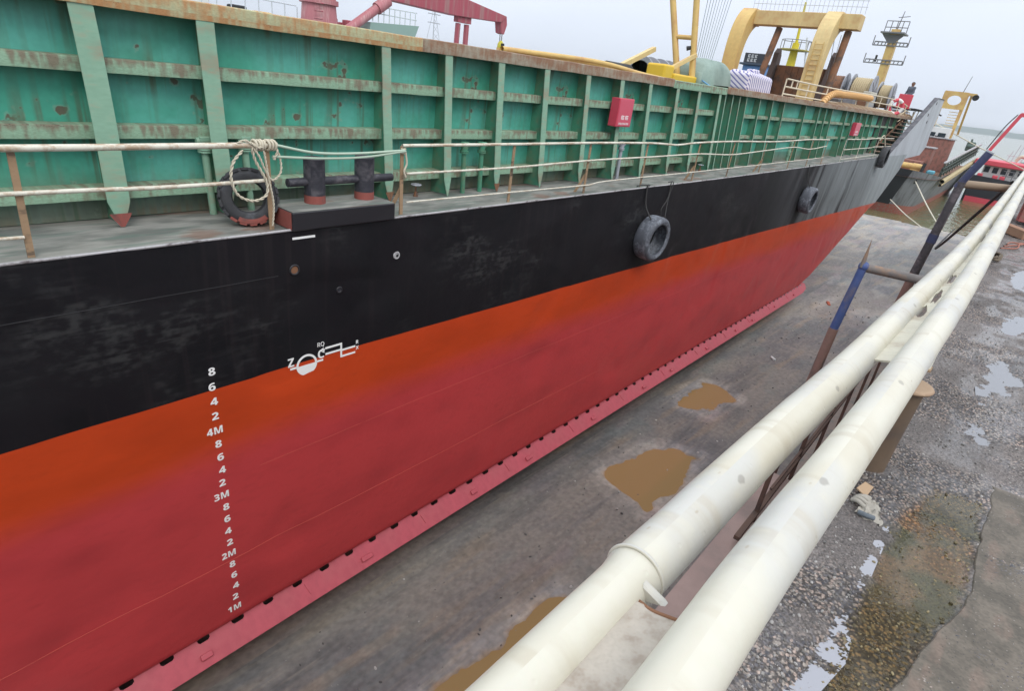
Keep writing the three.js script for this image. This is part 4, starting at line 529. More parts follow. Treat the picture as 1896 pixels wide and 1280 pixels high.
{ // person, seen from the waist up above the board
  const res = 48, mc = new MarchingCubes(res, mat([1, 1, 1]), false, false, 200000); const J = { head: [0, 1.62, 0, 0.115], neck: [0, 1.47, 0, 0.06], chest: [0, 1.28, 0, 0.16], hip: [0, 0.95, 0, 0.15], ls: [0, 1.38, 0.19, 0.075], le: [0.04, 1.1, 0.25, 0.055], lh: [0.18, 0.92, 0.2, 0.045], rs: [0, 1.38, -0.19, 0.075], re: [0.04, 1.1, -0.25, 0.055], rh: [0.2, 0.95, -0.2, 0.045], lk: [0.03, 0.5, 0.11, 0.075], lf: [0, 0.06, 0.12, 0.055], rk: [0.03, 0.5, -0.11, 0.075], rf: [0, 0.06, -0.12, 0.055], lt: [0.14, 0.04, 0.13, 0.045], rt: [0.14, 0.04, -0.13, 0.045] };
  const B = [['head', 'neck'], ['neck', 'chest'], ['chest', 'hip'], ['chest', 'ls'], ['ls', 'le'], ['le', 'lh'], ['chest', 'rs'], ['rs', 're'], ['re', 'rh'], ['hip', 'lk'], ['lk', 'lf'], ['hip', 'rk'], ['rk', 'rf'], ['lf', 'lt'], ['rf', 'rt']].map(([a, b]) => [J[a], J[b]]);
  const dist = (p) => { let d = 9; for (const [a, b] of B) { const ab = [b[0] - a[0], b[1] - a[1], b[2] - a[2]], ap = [p[0] - a[0], p[1] - a[1], p[2] - a[2]]; let t = (ap[0] * ab[0] + ap[1] * ab[1] + ap[2] * ab[2]) / (ab[0] ** 2 + ab[1] ** 2 + ab[2] ** 2); t = Math.max(0, Math.min(1, t)); const q = Math.hypot(ap[0] - ab[0] * t, ap[1] - ab[1] * t, ap[2] - ab[2] * t) - mix(a[3], b[3], t); const k = 0.05, h = Math.max(0, Math.min(1, 0.5 + 0.5 * (d - q) / k)); d = mix(d, q, h) - k * h * (1 - h); } return d; };
  mc.isolation = 0; for (let k = 0; k < res; k++) for (let j = 0; j < res; j++) for (let i = 0; i < res; i++) { const p = [(i / res - 0.5) * 2, (j / res - 0.5) * 2 + 0.9, (k / res - 0.5) * 2]; mc.field[k * res * res + j * res + i] = -dist(p); } mc.update();
  const n = mc.count, pos = new Float32Array(n * 3), col = new Float32Array(n * 3); for (let i = 0; i < n; i++) { const x = mc.positionArray[i * 3], y = mc.positionArray[i * 3 + 1] + 0.9, z = mc.positionArray[i * 3 + 2]; pos.set([x, y, z], i * 3); const c = y > 1.66 || (y > 1.5 && x < -0.02) ? [0.015, 0.012, 0.012] : y > 1.46 ? [0.22, 0.12, 0.08] : y > 0.95 ? [0.10, 0.12, 0.15] : [0.03, 0.035, 0.05]; col.set(c, i * 3); }
  const g = new THREE.BufferGeometry(); g.setAttribute('position', new THREE.BufferAttribute(pos, 3)); g.setAttribute('color', new THREE.BufferAttribute(col, 3)); g.computeVertexNormals();
  const t = thing('person', 'dark haired person in a dark grey top standing behind the red board on the forecastle', 'person', [48.7, FD + 0.4, -1.5]); t.rotation.y = 2.6; mesh('body', g, mat([1, 1, 1], 0.85, { vertexColors: true }), t);
  mesh('hatch', rbx(48.2, 49, FD, FD + 0.4, -2.6, -1.25, 0.03), M.greyPaint, ship);
}

// =====================================================================
// QUAY FOREGROUND: twin white pipes, posts, bollard, frames
// =====================================================================
{
  const t = thing('guard_rail', 'pair of thick cream painted steel pipes running along the quay edge', 'guard rail');
  const LP = [[-2, 7.46, 5.90], [0.3, 7.46, 5.938], [0.9, 7.455, 5.946], [1, 7.455, 5.950], [1.7, 7.46, 5.97], [2.6, 7.46, 6.004], [3.6, 7.465, 6.028], [6.1, 7.47, 6.088], [10, 7.47, 6.12], [16, 7.47, 6.14], [40, 7.47, 6.22]];
  const RP = [[-2, 7.55, 6.12], [0.3, 7.55, 6.146], [1, 7.55, 6.15], [1.7, 7.55, 6.17], [2.6, 7.55, 6.192], [4.2, 7.55, 6.222], [8.3, 7.545, 6.245], [16, 7.54, 6.27], [40, 7.53, 6.35]];
  const zl = (x) => lerpT(x, LP.map((p) => [p[0], p[2]])), zr = (x) => lerpT(x, RP.map((p) => [p[0], p[2]]));
  const bump = tex(512, 512, (u, v) => { const a = fbm(u * 20, v * 20, 4, 20, 20, 160), w = worley(u * 14, v * 14, 14, 14, 161); return 0.5 + (a - 0.5) * 0.4 - 0.3 * sst(0.10, 0.03, w[0]) * (w[2] > 0.7 ? 1 : 0); }, true, 1 / 0.9, 1 / 0.9);
  const pm = mat([1, 1, 1], 0.42, { bumpMap: bump, bumpScale: 0.002, map: tex(1024, 1024, (u, v) => { const a = fbm(u * 5, v * 5, 5, 5, 5, 162), w = worley(u * 26, v * 20, 26, 20, 163), s = fbm(u * 60, v * 24, 3, 60, 24, 164), w2 = worley(u * 70, v * 70, 70, 70, 165); let c = mix3([0.575, 0.552, 0.465], [0.52, 0.485, 0.39], sst(0.4, 0.7, a)); c = mix3(c, [0.46, 0.465, 0.46], sst(0.46, 0.74, fbm(u * 5, v * 4, 5, 5, 4, 169)) * 0.6); c = mix3(c, [0.40, 0.34, 0.24], sst(0.56, 0.8, fbm(u * 40, v * 3, 4, 40, 3, 179)) * 0.35); c = mix3(c, [0.22, 0.20, 0.17], (w[2] > 0.985 ? sst(0.13, 0.03, w[0] + (s - 0.5) * 0.5) : 0) * 0.55); c = mix3(c, [0.34, 0.27, 0.17], (w2[2] > 0.993 ? sst(0.3, 0.1, w2[0]) : 0) * 0.5); c = mix3(c, [0.56, 0.53, 0.43], sst(0.58, 0.8, s) * 0.3); return c; }, false, 1 / 2.3, 1 / 1.1) });
  const pipeU = (P, rf) => { const r = rf(9); const c = new THREE.CatmullRomCurve3(P.map(V)), L = c.getLength(); const g = new THREE.TubeGeometry(c, 900, r, 36); const uv = g.attributes.uv; for (let i = 0; i < uv.count; i++) uv.setXY(i, uv.getX(i) * L, uv.getY(i) * r * 2 * Math.PI); const p = g.attributes.position, nn = g.attributes.normal; for (let i = 0; i < p.count; i++) { const d = (fbm(p.getX(i) * 3, nn.getY(i) * 2 + 5, 3, 1e6, 1e6, 166) - 0.5) * 0.004; const e = rf(p.getX(i)) - r; p.setXYZ(i, p.getX(i) + nn.getX(i) * (d + e), p.getY(i) + nn.getY(i) * (d + e), p.getZ(i) + nn.getZ(i) * (d + e)); } return g; };
  mesh('pipe', pipeU(LP, (x) => mix(0.0575, 0.0645, sst(0.91, 0.935, x))), pm, t, false); mesh('pipe', pipeU(RP, () => 0.0597), pm, t, false);
  { const c = new THREE.CylinderGeometry(0.068, 0.068, 0.02, 36, 1); c.rotateZ(Math.PI / 2); c.rotateZ(0.0); c.translate(0.925, 7.458, zl(0.92)); const r = new THREE.TorusGeometry(0.0645, 0.0045, 8, 36); r.rotateY(Math.PI / 2); r.translate(0.945, 7.458, zl(0.93)); mesh('weld_collar', [r], pm, t); }
  // web plates between the pipes, holed by rust
  const nearM = mat([1, 1, 1], 0.75, { map: flat([0.43, 0.385, 0.325], [0.30, 0.25, 0.20], 30, 30, 168, 1), bumpMap: bump, bumpScale: 0.003 });
  const web = (x0, x1, holes, seed) => { const s = new THREE.Shape(); const N = 60, A = [], Bq = []; for (let i = 0; i <= N; i++) { const x = mix(x0, x1, i / N); A.push([x, zl(x) + 0.03]); Bq.push([x, zr(x) - 0.03]); } [...A, ...Bq.reverse()].forEach((p, i) => i ? s.lineTo(p[0] - (i > N ? (i - N) / N * 0 : 0), p[1]) : s.moveTo(p[0], p[1])); const r = rng(seed); for (const [hx, hf, ha, hb] of holes) { const cz = mix(zl(hx) + 0.07, zr(hx) - 0.07, hf), h = new THREE.Path(); for (let k = 0; k <= 12; k++) { const a = k / 12 * Math.PI * 2, j = 0.65 + 0.6 * r(); const px = hx + Math.cos(a) * ha * j, pz = cz + Math.sin(a) * hb * Math.min(1, j); k ? h.lineTo(px, pz) : h.moveTo(px, pz); } s.holes.push(h); } const g = new THREE.ExtrudeGeometry(s, { depth: 0.008, bevelEnabled: false }); g.rotateX(Math.PI / 2); const p = g.attributes.position; for (let i = 0; i < p.count; i++) { const x = p.getX(i), z = p.getZ(i), f = (z - zl(x)) / (zr(x) - zl(x)); p.setY(i, p.getY(i) + 7.47 + 0.05 * f); } g.computeVertexNormals(); return mesh('web_plate', g, seed === 1 ? nearM : mat([1, 1, 1], 0.6, { map: flat([0.56, 0.53, 0.42], [0.40, 0.34, 0.25], 9, 9, 167, 1), bumpMap: bump, bumpScale: 0.003 }), t); };
  web(-2, 0.86, [], 1); web(2.72, 30, [[3.72, 0.1, 0.16, 0.022], [4.15, 0.35, 0.2, 0.02], [4.75, 0.4, 0.2, 0.02], [7.0, 0.35, 0.3, 0.02], [8.0, 0.6, 0.2, 0.025], [12.5, 0.4, 0.6, 0.02], [17, 0.5, 0.9, 0.02]], 2);
  mesh('rust_edge', [tube([[0.87, 7.475, zl(0.9) + 0.05], [0.855, 7.49, zl(0.9) + 0.085], [0.86, 7.505, zr(0.9) - 0.06]], 0.0045, 6, 12)], M.rust, t); mesh('fillet', [(() => { const zc = zl(0.9), g = prism([[-zc - 0.088, 7.478], [-zc - 0.045, 7.458], [-zc - 0.045, 7.492]], 0.012, 0.005); g.rotateY(Math.PI / 2); g.translate(0.895, 0, 0); return g; })()], pm, t); mesh('rust_edge', [tube([[0.80, 7.515, zr(0.9) - 0.055], [0.76, 7.512, zr(0.8) - 0.055], [0.74, 7.513, zr(0.8) - 0.06]], 0.007, 6, 12)], mat([0.42, 0.27, 0.12], 0.8), t);
  for (const [x, z] of [[0.75, 6.05], [5.25, 6.2], [7.42, 6.225], [10.6, 6.24], [15, 6.25], [21, 6.28]]) { mesh('post', [cyl([x, QY - 0.02, z], [x, 7.455, z], 0.042, 0.042, 14)], x > 6 ? M.rustPost : M.railBig, t); mesh('base_plate', rbx(x - 0.06, x + 0.06, QY - 0.01, QY + 0.015, z - 0.05, z + 0.05, 0.004), M.rustPost, t); }
}
{ // mushroom bollard
  const t = thing('mooring_bollard', 'rusty brown mushroom bollard with a round tan cap under the white pipes', 'bollard', [3.36, QY, 6.187]);
  const brown = mat([1, 1, 1], 0.7, { map: flat([0.135, 0.092, 0.06], [0.09, 0.065, 0.05], 4, 4, 170, 1) }), tan = mat([1, 1, 1], 0.75, { map: flat([0.42, 0.30, 0.20], [0.34, 0.23, 0.15], 4, 4, 171, 1) });
  const pr = [[0.074, -0.02], [0.075, 0.05], [0.079, 0.2], [0.085, 0.36], [0.09, 0.47], [0.093, 0.495]]; mesh('shaft', new THREE.LatheGeometry(pr.map((p) => new THREE.Vector2(...p)), 36), brown, t);
  const cp = [[0, 0.522], [0.10, 0.520], [0.118, 0.515], [0.124, 0.507], [0.12, 0.498], [0.09, 0.494], [0, 0.494]]; mesh('cap', new THREE.LatheGeometry(cp.map((p) => new THREE.Vector2(...p)), 44), tan, t);
}
{ // debris
  const g = grid(16, 16, (u, v) => { const x = (u - 0.5) * 0.17, z = (v - 0.5) * 0.11 * (1 - 0.4 * u); return [x + (fbm(v * 4, u * 4) - 0.5) * 0.05, (fbm(u * 5 + 3, v * 5 + 1, 3) - 0.3) * 0.045 + 0.004, z + (fbm(u * 5, v * 3 + 8) - 0.5) * 0.06, u, v]; });
  const gl = thing('work_glove', 'crumpled dirty grey work glove on the gravel near the bollard foot', 'glove', [2.92, QY + 0.002, 6.275]); const cm = mat([0.36, 0.335, 0.29], 0.9); mesh('palm', g, cm, gl, false); const fingers = [[-0.02, 0.06, 0.3], [0.02, 0.055, 0.1], [0.055, 0.05, -0.1], [0.08, 0.035, -0.5]]; for (const [x, l, a] of fingers) mesh('finger', tube([[x, 0.016, -0.02], [x + a * 0.04, 0.024, -0.02 - l * 0.6], [x + a * 0.08, 0.01, -0.02 - l]], 0.011, 8, 10), cm, gl); mesh('cuff', tube([[-0.07, 0.012, 0.03], [-0.09, 0.02, 0.0], [-0.085, 0.016, -0.035]], 0.012, 8, 10), mat([0.12, 0.14, 0.16], 0.9), gl);
  const cb = thing('cardboard_scrap', 'flat tan scrap lying at the foot of the bollard', 'scrap', [3.06, QY + 0.014, 6.22]); mesh('sheet', (() => { const q = prism([[-0.06, -0.02], [0.05, -0.03], [0.065, 0.01], [-0.02, 0.03]], 0.006, 0.001); q.rotateX(-Math.PI / 2); q.rotateZ(0.06); return q; })(), mat([0.42, 0.29, 0.18], 0.85), cb);
  const pts = []; const r = rng(5); for (let k = 0; k < 46; k++) { const a = k * 0.55; pts.push([Math.cos(a) * (0.18 + 0.12 * r()), 0.03 + 0.05 * r(), Math.sin(a) * (0.05 + 0.03 * r())]); } const rc = mesh('rope_heap', tube(pts, 0.018, 6, 220), mat([0.14, 0.11, 0.08], 0.95)); rc.position.set(11.2, QY, 6.33); tag(rc, 'tangled brown rope heap on the quay under the white pipes', 'rope');
  const tb = mesh('timber_baulk', rbx(-0.5, 0.5, 0, 0.16, -0.09, 0.09, 0.015), mat([1, 1, 1], 0.85, { map: flat([0.34, 0.19, 0.12], [0.2, 0.1, 0.07], 3, 12, 172, 1) })); tb.position.set(14.6, QY, 6.42); tb.rotation.y = 0.5; tag(tb, 'reddish timber baulk lying across the quay', 'timber');
  const ct = []; for (let k = 0; k < 3; k++) ct.push(tube([[12.3 + k * 0.3, QY + 0.03, 6.35 + k * 0.03], [12.6 + k * 0.3, QY + 0.04, 6.55 - k * 0.04], [13.4, QY + 0.03, 6.6 + k * 0.06], [13.0 + k * 0.5, QY + 0.03, 6.85]], 0.012, 6, 40)); tag(mesh('red_cable', ct, mat([0.34, 0.13, 0.09], 0.8)), 'reddish cables strewn over the quay beyond the rope heap', 'cable');
  const bn = thing('steel_bin', 'faded red steel bin standing on the quay at the far right', 'bin', [17.2, QY, 6.66]); const br = mat([1, 1, 1], 0.7, { map: flat([0.42, 0.12, 0.11], [0.28, 0.14, 0.11], 3, 3, 173, 1) }); mesh('box', rbx(-0.6, 0.6, 0.05, 0.85, -0.22, 0.5, 0.02), br, bn); for (const x of [-0.5, 0, 0.5]) mesh('rib', rbx(x - 0.03, x + 0.03, 0.06, 0.84, -0.255, -0.22, 0.006), br, bn);
}
{
  const sc = (l, x, z, w, c, ry) => { const o = mesh('scrap', (() => { const g = rbx(-w, w, 0, 0.07, -w * 0.35, w * 0.35, 0.02); const p = g.attributes.position; for (let i = 0; i < p.count; i++) p.setY(i, p.getY(i) + (fbm(p.getX(i) * 6 + 3, p.getZ(i) * 6 + 3) - 0.4) * 0.08 + p.getX(i) * 0.1); g.computeVertexNormals(); return g; })(), mat(c, 0.7)); o.position.set(x, FLOOR + 0.01, z); o.rotation.y = ry; tag(o, l, 'scrap'); };
  sc('orange scrap lying on the dock floor beyond the keel end', 31.6, 1.1, 0.22, [0.55, 0.12, 0.05], 0.4); sc('white scrap lying on the dock floor past the smaller puddle', 22.0, 1.55, 0.13, [0.7, 0.7, 0.68], 0.9);
  const r3 = rng(77), N = 1600, im = new THREE.InstancedMesh(new THREE.IcosahedronGeometry(1, 0), mat([1, 1, 1], 0.85), N), mt = new THREE.Matrix4(), q = new THREE.Quaternion(), cc = new THREE.Color();
  for (let i = 0; i < N; i++) { const x = 1 + Math.pow(r3(), 1.3) * 34, z = 0.2 + r3() * 4.8, s = 0.006 + 0.022 * Math.pow(r3(), 5) * (1 + x * 0.03); q.setFromEuler(new THREE.Euler(r3() * 6, r3() * 6, r3() * 6)); mt.compose(new THREE.Vector3(x, FLOOR + (poolSD(x, z) < 0.1 ? -0.03 : 0.018), z), q, new THREE.Vector3(s * 1.4, s * 0.6, s)); im.setMatrixAt(i, mt); const b = r3() < 0.2 ? 0.5 : 0.08 + 0.18 * r3(); cc.setRGB(b, b * 0.93, b * 0.86); im.setColorAt(i, cc); }
  im.name = 'grit'; tag(im, 'scattered grit and chips on the muddy dock floor', 'grit', null, 'stuff'); scene.add(im);
}
// handrail of the stair below the pipes
{
  const t = thing('stair_handrail', 'rusty brown angle iron handrail of the lower walkway seen between the white pipes', 'handrail'); const rm = mat([1, 1, 1], 0.85, { map: flat([0.13, 0.075, 0.055], [0.07, 0.05, 0.045], 4, 8, 174, 1) }), z = 5.31, y = 4.0;
  for (let k = 0; k < 6; k++) mesh('post', beam([6.2 + k * 1.6, y - (k > 0 ? 1.2 : 0), z], [6.22 + k * 1.6, y + 0.95 + k * 0.04, z], 0.045, 0.045), rm, t);
  mesh('top_rail', [beam([6.2, y + 0.96, z], [15, y + 1.2, z - 0.01], 0.05, 0.03)], mat([0.34, 0.24, 0.21], 0.8), t); mesh('mid_rail', [beam([6.2, y + 0.72, z], [15, y + 0.92, z], 0.03, 0.03)], mat([0.34, 0.24, 0.21], 0.8), t); mesh('toe_rail', [beam([5.6, y + 0.12, z], [15, y + 0.2, z], 0.06, 0.05), beam([6.6, y + 0.25, z], [15, y + 0.4, z + 0.05], 0.03, 0.03)], rm, t);
}
// pole frames on the quay face
{
  const blue = mat([1, 1, 1], 0.6, { map: flat([0.04, 0.05, 0.115], [0.085, 0.07, 0.09], 4, 4, 175, 1) }), rr = mat([1, 1, 1], 0.85, { map: flat([0.24, 0.14, 0.115], [0.12, 0.09, 0.08], 4, 4, 176, 1) }), gp = mat([1, 1, 1], 0.7, { map: flat([0.17, 0.15, 0.14], [0.26, 0.16, 0.10], 4, 4, 177, 1) });
  const t = thing('pipe_post', 'blue and rusty pipe post with a hooked tip and an arm to the quay', 'pipe post');
  const blueN = mat([1, 1, 1], 0.6, { map: flat([0.055, 0.09, 0.24], [0.13, 0.12, 0.17], 4, 4, 185, 1) }); mesh('pole', cyl([7.8, 6.0, 5.15], [7.8, 6.83, 5.21], 0.05, 0.046, 16), blueN, t); mesh('pole_foot', cyl([7.78, 2.8, 5.04], [7.8, 6.0, 5.15], 0.058, 0.056, 16), rr, t);
  mesh('tip', (() => { const g = new THREE.ConeGeometry(0.06, 0.34, 10); g.scale(1, 1, 0.5); g.rotateZ(0.1); g.translate(7.78, 6.98, 5.195); return g; })(), gp, t); mesh('arm', [cyl([7.82, 6.80, 5.22], [7.98, 6.80, 6.05], 0.05, 0.05, 16)], gp, t); mesh('elbow', new THREE.SphereGeometry(0.058, 16, 12).translate(7.8, 6.815, 5.21), blueN, t);
  const u = thing('pipe_post', 'taller dark pipe post with a blue capped top and a brown arm', 'pipe post');
  mesh('pole', cyl([16.5, 5.2, 5.075], [16.5, 7.34, 5.225], 0.095, 0.085, 16), mat([1, 1, 1], 0.75, { map: flat([0.055, 0.05, 0.055], [0.13, 0.11, 0.12], 4, 4, 178, 1) }), u); mesh('pole_foot', cyl([16.5, 2.8, 4.95], [16.5, 5.2, 5.075], 0.1, 0.096, 16), rr, u); mesh('upper_tube', cyl([16.5, 7.2, 5.17], [16.5, 8.0, 5.48], 0.075, 0.08, 18), blue, u); mesh('cap', cyl([16.5, 8.0, 5.48], [16.5, 8.03, 5.49], 0.084, 0.08, 18), M.greyPaint, u); mesh('arm', cyl([16.55, 7.3, 5.22], [17.6, 7.3, 6.05], 0.085, 0.085, 14), mat([0.27, 0.20, 0.14], 0.8), u); mesh('band', cyl([16.5, 5.95, 5.13], [16.5, 6.15, 5.14], 0.1, 0.1, 16), blue, u);
  const w = thing('mooring_line', 'dark mooring line sagging from the quay down to the water', 'rope'); mesh('line', tube([[22, 7.2, 6.0], [30, 4.0, 4.6], [48, 1.2, 3.4], [66, 0.2, 3.0]], 0.05, 6, 40), M.ropeDark, w);
}

// =====================================================================
// OTHER VESSELS
// =====================================================================
function hullGrid(nu, plan, y0, y1, flare, sheer) { // plan(t) -> [x, z] at deck; flare pulls waterline in
  return grid(nu, 10, (u, v) => { const [x, z, nx, nz] = plan(u); const k = (1 - v) * flare; return [x + nx * k, mix(y0, y1 + sheer(u), v), z + nz * k, u * 30, v * 4]; });
}
{ // barge with a black, grey and red bow
  const t = thing('moored_barge', 'moored barge with a black and grey bow and red boot top ahead of the dock', 'barge');
  const zc = -5.6, hw = 5.0, xb = 73, plan = (u) => { // from port side over the bow to starboard side
    if (u < 0.25) return [115 - (u / 0.25) * 37, zc - hw, 0, 1]; if (u > 0.75) return [78 + ((u - 0.75) / 0.25) * 37, zc + hw, 0, -1]; const a = Math.PI * (u - 0.25) / 0.5; const sp = (v) => Math.sign(v) * Math.pow(Math.abs(v), 0.6); return [78 - sp(Math.sin(a)) * 5.0, zc - sp(Math.cos(a)) * hw, Math.sin(a), Math.cos(a)]; };
  const sheer = (u) => 0.5 * Math.sin(Math.PI * Math.min(1, Math.max(0, (u - 0.25) / 0.5))) ;
  const gm = mat([1, 1, 1], 0.6, { map: flat([0.24, 0.25, 0.27], [0.13, 0.13, 0.14], 12, 2, 180, 1) }); gm.map.repeat.set(0.3, 0.25);
  mesh('hull', hullGrid(160, plan, 0.35, 3.55, 1.1, sheer), gm, t, false); mesh('boot_top', hullGrid(160, (u) => { const q = plan(u); return [q[0] + q[2] * 1.1, q[1] + q[3] * 1.1, q[2], q[3]]; }, -1.2, 0.35, 0.5, () => 0), mat([1, 1, 1], 0.7, { map: flat([0.40, 0.12, 0.09], [0.30, 0.22, 0.19], 8, 3, 181, 1) }), t, false);
  const blackP = grid(24, 6, (u, v) => { const uu = 0.32 + u * 0.247 - (1 - v) * 0.03 * (u > 0.5 ? 1 : 0), [x, z, nx, nz] = plan(uu), k = (1 - v) * 1.1 - 0.02; return [x + nx * k, mix(0.3, 3.56 + sheer(uu), v), z + nz * k, u, v]; }); mesh('black_panel', blackP, mat([0.018, 0.021, 0.028], 0.6), t, false);
  mesh('deck', (() => { const s = new THREE.Shape(); for (let i = 0; i <= 60; i++) { const q = plan(i / 60); i ? s.lineTo(q[0], -q[1]) : s.moveTo(q[0], -q[1]); } const g = new THREE.ShapeGeometry(s); g.rotateX(-Math.PI / 2); g.translate(0, 3.3, 0); return g; })(), M.rust, t);
  // coamings of rusty red plate
  const rc = mat([1, 1, 1], 0.8, { map: flat([0.30, 0.13, 0.10], [0.17, 0.09, 0.07], 5, 4, 182, 1) }); mesh('hold_coaming', rbx(82, 84, 3.3, 6.0, -8.4, -2.6, 0.05), rc, t); mesh('hold_coaming', rbx(90, 92, 3.3, 7.0, -9, -1.9, 0.05), rc, t); mesh('hatch_plate', rbx(80, 82, 3.3, 4.6, -6.5, -3.0, 0.05), rc, t); mesh('coaming_cap', [bx(81.9, 84.1, 6.0, 6.12, -8.5, -2.5), bx(89.9, 92.1, 7.0, 7.12, -9.1, -1.8)], M.edge, t);
  // starboard bulwark: dark rails, cream rubbing band
  const dk = mat([0.05, 0.07, 0.055], 0.7); for (const [y, r] of [[3.9, 0.06], [4.35, 0.06], [4.8, 0.07]]) mesh('rail', cyl([78, y, -0.7], [114, y + 1.7, -0.6], r, r, 6), dk, t); for (let k = 0; k < 16; k++) { const x = 78.5 + k * 2.3; mesh('stanchion', beam([x, 3.4 + (x - 78) * 0.045, -0.7], [x, 4.85 + (x - 78) * 0.047, -0.7], 0.1, 0.1), dk, t); }
  mesh('side_plate', prism([[78, 3.5], [114, 5.2], [114, 6.3], [78, 4.4]], 0.06).translate(0, 0, -0.85), mat([0.035, 0.045, 0.04], 0.8), t); mesh('handrail_cap', beam([78, 4.95, -0.75], [114, 6.65, -0.6], 0.24, 0.12), M.edge, t);
  const rm = mat([1, 1, 1], 0.85, { map: flat([0.50, 0.42, 0.24], [0.36, 0.26, 0.14], 12, 3, 183, 1) }); mesh('rubbing_band', [tube([[78, 3.1, -0.35], [90, 3.6, -0.35], [114, 4.6, -0.3]], 0.22, 8, 30), tube([[78, 2.7, -0.4], [90, 3.2, -0.4], [114, 4.2, -0.4]], 0.15, 8, 30)], rm, t);
  mesh('anchor_windlass', [rbx(76.3, 77.3, 3.6, 4.5, -3.4, -2.6, 0.1), cyl([76.5, 4.2, -4.2], [76.5, 4.2, -2.2], 0.3, 0.3, 14)], M.yellow, t); mesh('mooring_post', [cyl([75.9, 3.6, -2.3], [76.0, 4.7, -2.2], 0.16, 0.16, 10)], M.dark, t); mesh('blue_tarp', rbx(76.4, 77.6, 3.7, 4.05, -1.9, -1.2, 0.12, 3), mat([0.10, 0.32, 0.40], 0.7), t); mesh('hawse', new THREE.TorusGeometry(0.22, 0.07, 8, 16).rotateY(1.0).translate(73.9, 3.0, -2.3), M.dark, t);
  mesh('stern_gear', [rbx(112, 114, 5.5, 6.8, -2.2, -1.2, 0.2), cyl([110, 6, -1.5], [110, 7.2, -1.6], 0.12), rbx(107, 109, 6, 6.5, -1.8, -1.0, 0.2)], mat([0.07, 0.11, 0.09], 0.7), t);
  // yellow tower frame with platform and white house
  const X = 95, y0 = 4; const leg = (z0, z1) => beam([X, y0, z0], [X, 12.3, z1], 0.34, 0.34); mesh('tower_leg', leg(-5.1, -5.1), M.yellow, t); mesh('tower_leg', leg(-2.85, -2.85), M.yellow, t); const s = new THREE.Shape([[-5.2, 10.4], [-2.7, 10.4], [-2.7, 12.4], [-5.2, 12.4]].map((p) => new THREE.Vector2(...p))); const h = new THREE.Path(); h.absellipse(-3.95, 11.4, 0.72, 0.55, 0, Math.PI * 2); s.holes.push(h); mesh('tower_plate', zy(new THREE.ExtrudeGeometry(s, { depth: 0.25, bevelEnabled: false }).translate(0, 0, X - 0.3)), M.yellow, t);
  mesh('tower_ladder', [...Array(10)].map((_, k) => cyl([X, 7.2 + k * 0.32, -4.0], [X, 7.2 + k * 0.32, -3.0], 0.04, 0.04, 5)), M.yellowPale, t); mesh('tower_strut', [beam([X, 12.1, -2.4], [X + 2.2, 7.5, -2.4], 0.22, 0.22), beam([X, 12.2, -2.9], [X, 12.2, -1.9], 0.5, 0.3)], M.yellow, t); mesh('tower_lamp', cyl([X, 12.0, -2.0], [X - 0.4, 11.9, -1.9], 0.25, 0.35, 12), M.dark, t); mesh('tower_aerial', cyl([X, 12.3, -3.4], [X, 14.2, -3.1], 0.05, 0.03, 5), M.steel, t);
  mesh('wheelhouse', [rbx(93, 95, 5.0, 8.2, -5.4, -2.9, 0.05)], M.white, t); for (const [z, y] of [[-5.3, 9.8], [-5.6, 8.6], [-4.2, 7.2], [-3.4, 6.4], [-3.4, 5.6]]) mesh('bracket', [beam([92.9, y, z], [92.7, y - 0.3, z + 0.9], 0.25, 0.14)], M.dark, t); mesh('wheelhouse_window', [bx(92.96, 92.99, 6.6, 7.6, -5.1, -4.3), bx(92.96, 92.99, 6.6, 7.6, -4.0, -3.2)], M.glass, t);
}
for (const [a, b, l] of [[[72.9, 0.9, -3.6], [66.2, -0.3, 0.6], 'lower pale mooring line running from the black bow to the slipway'], [[73.8, 3.0, -2.2], [66.3, -0.3, 2.2], 'upper pale mooring line running from the grey bow to the slipway'], [[93, 8.7, -5.0], [104, 4.5, 5.6], 'long grey hawser from the yellow tower down towards the red tug']]) tag(mesh('mooring_line', tube([a, [(a[0] + b[0]) / 2, (a[1] + b[1]) / 2 - 0.12, (a[2] + b[2]) / 2], b], 0.06, 6, 20), mat([0.60, 0.56, 0.46], 0.9)), l, 'rope');
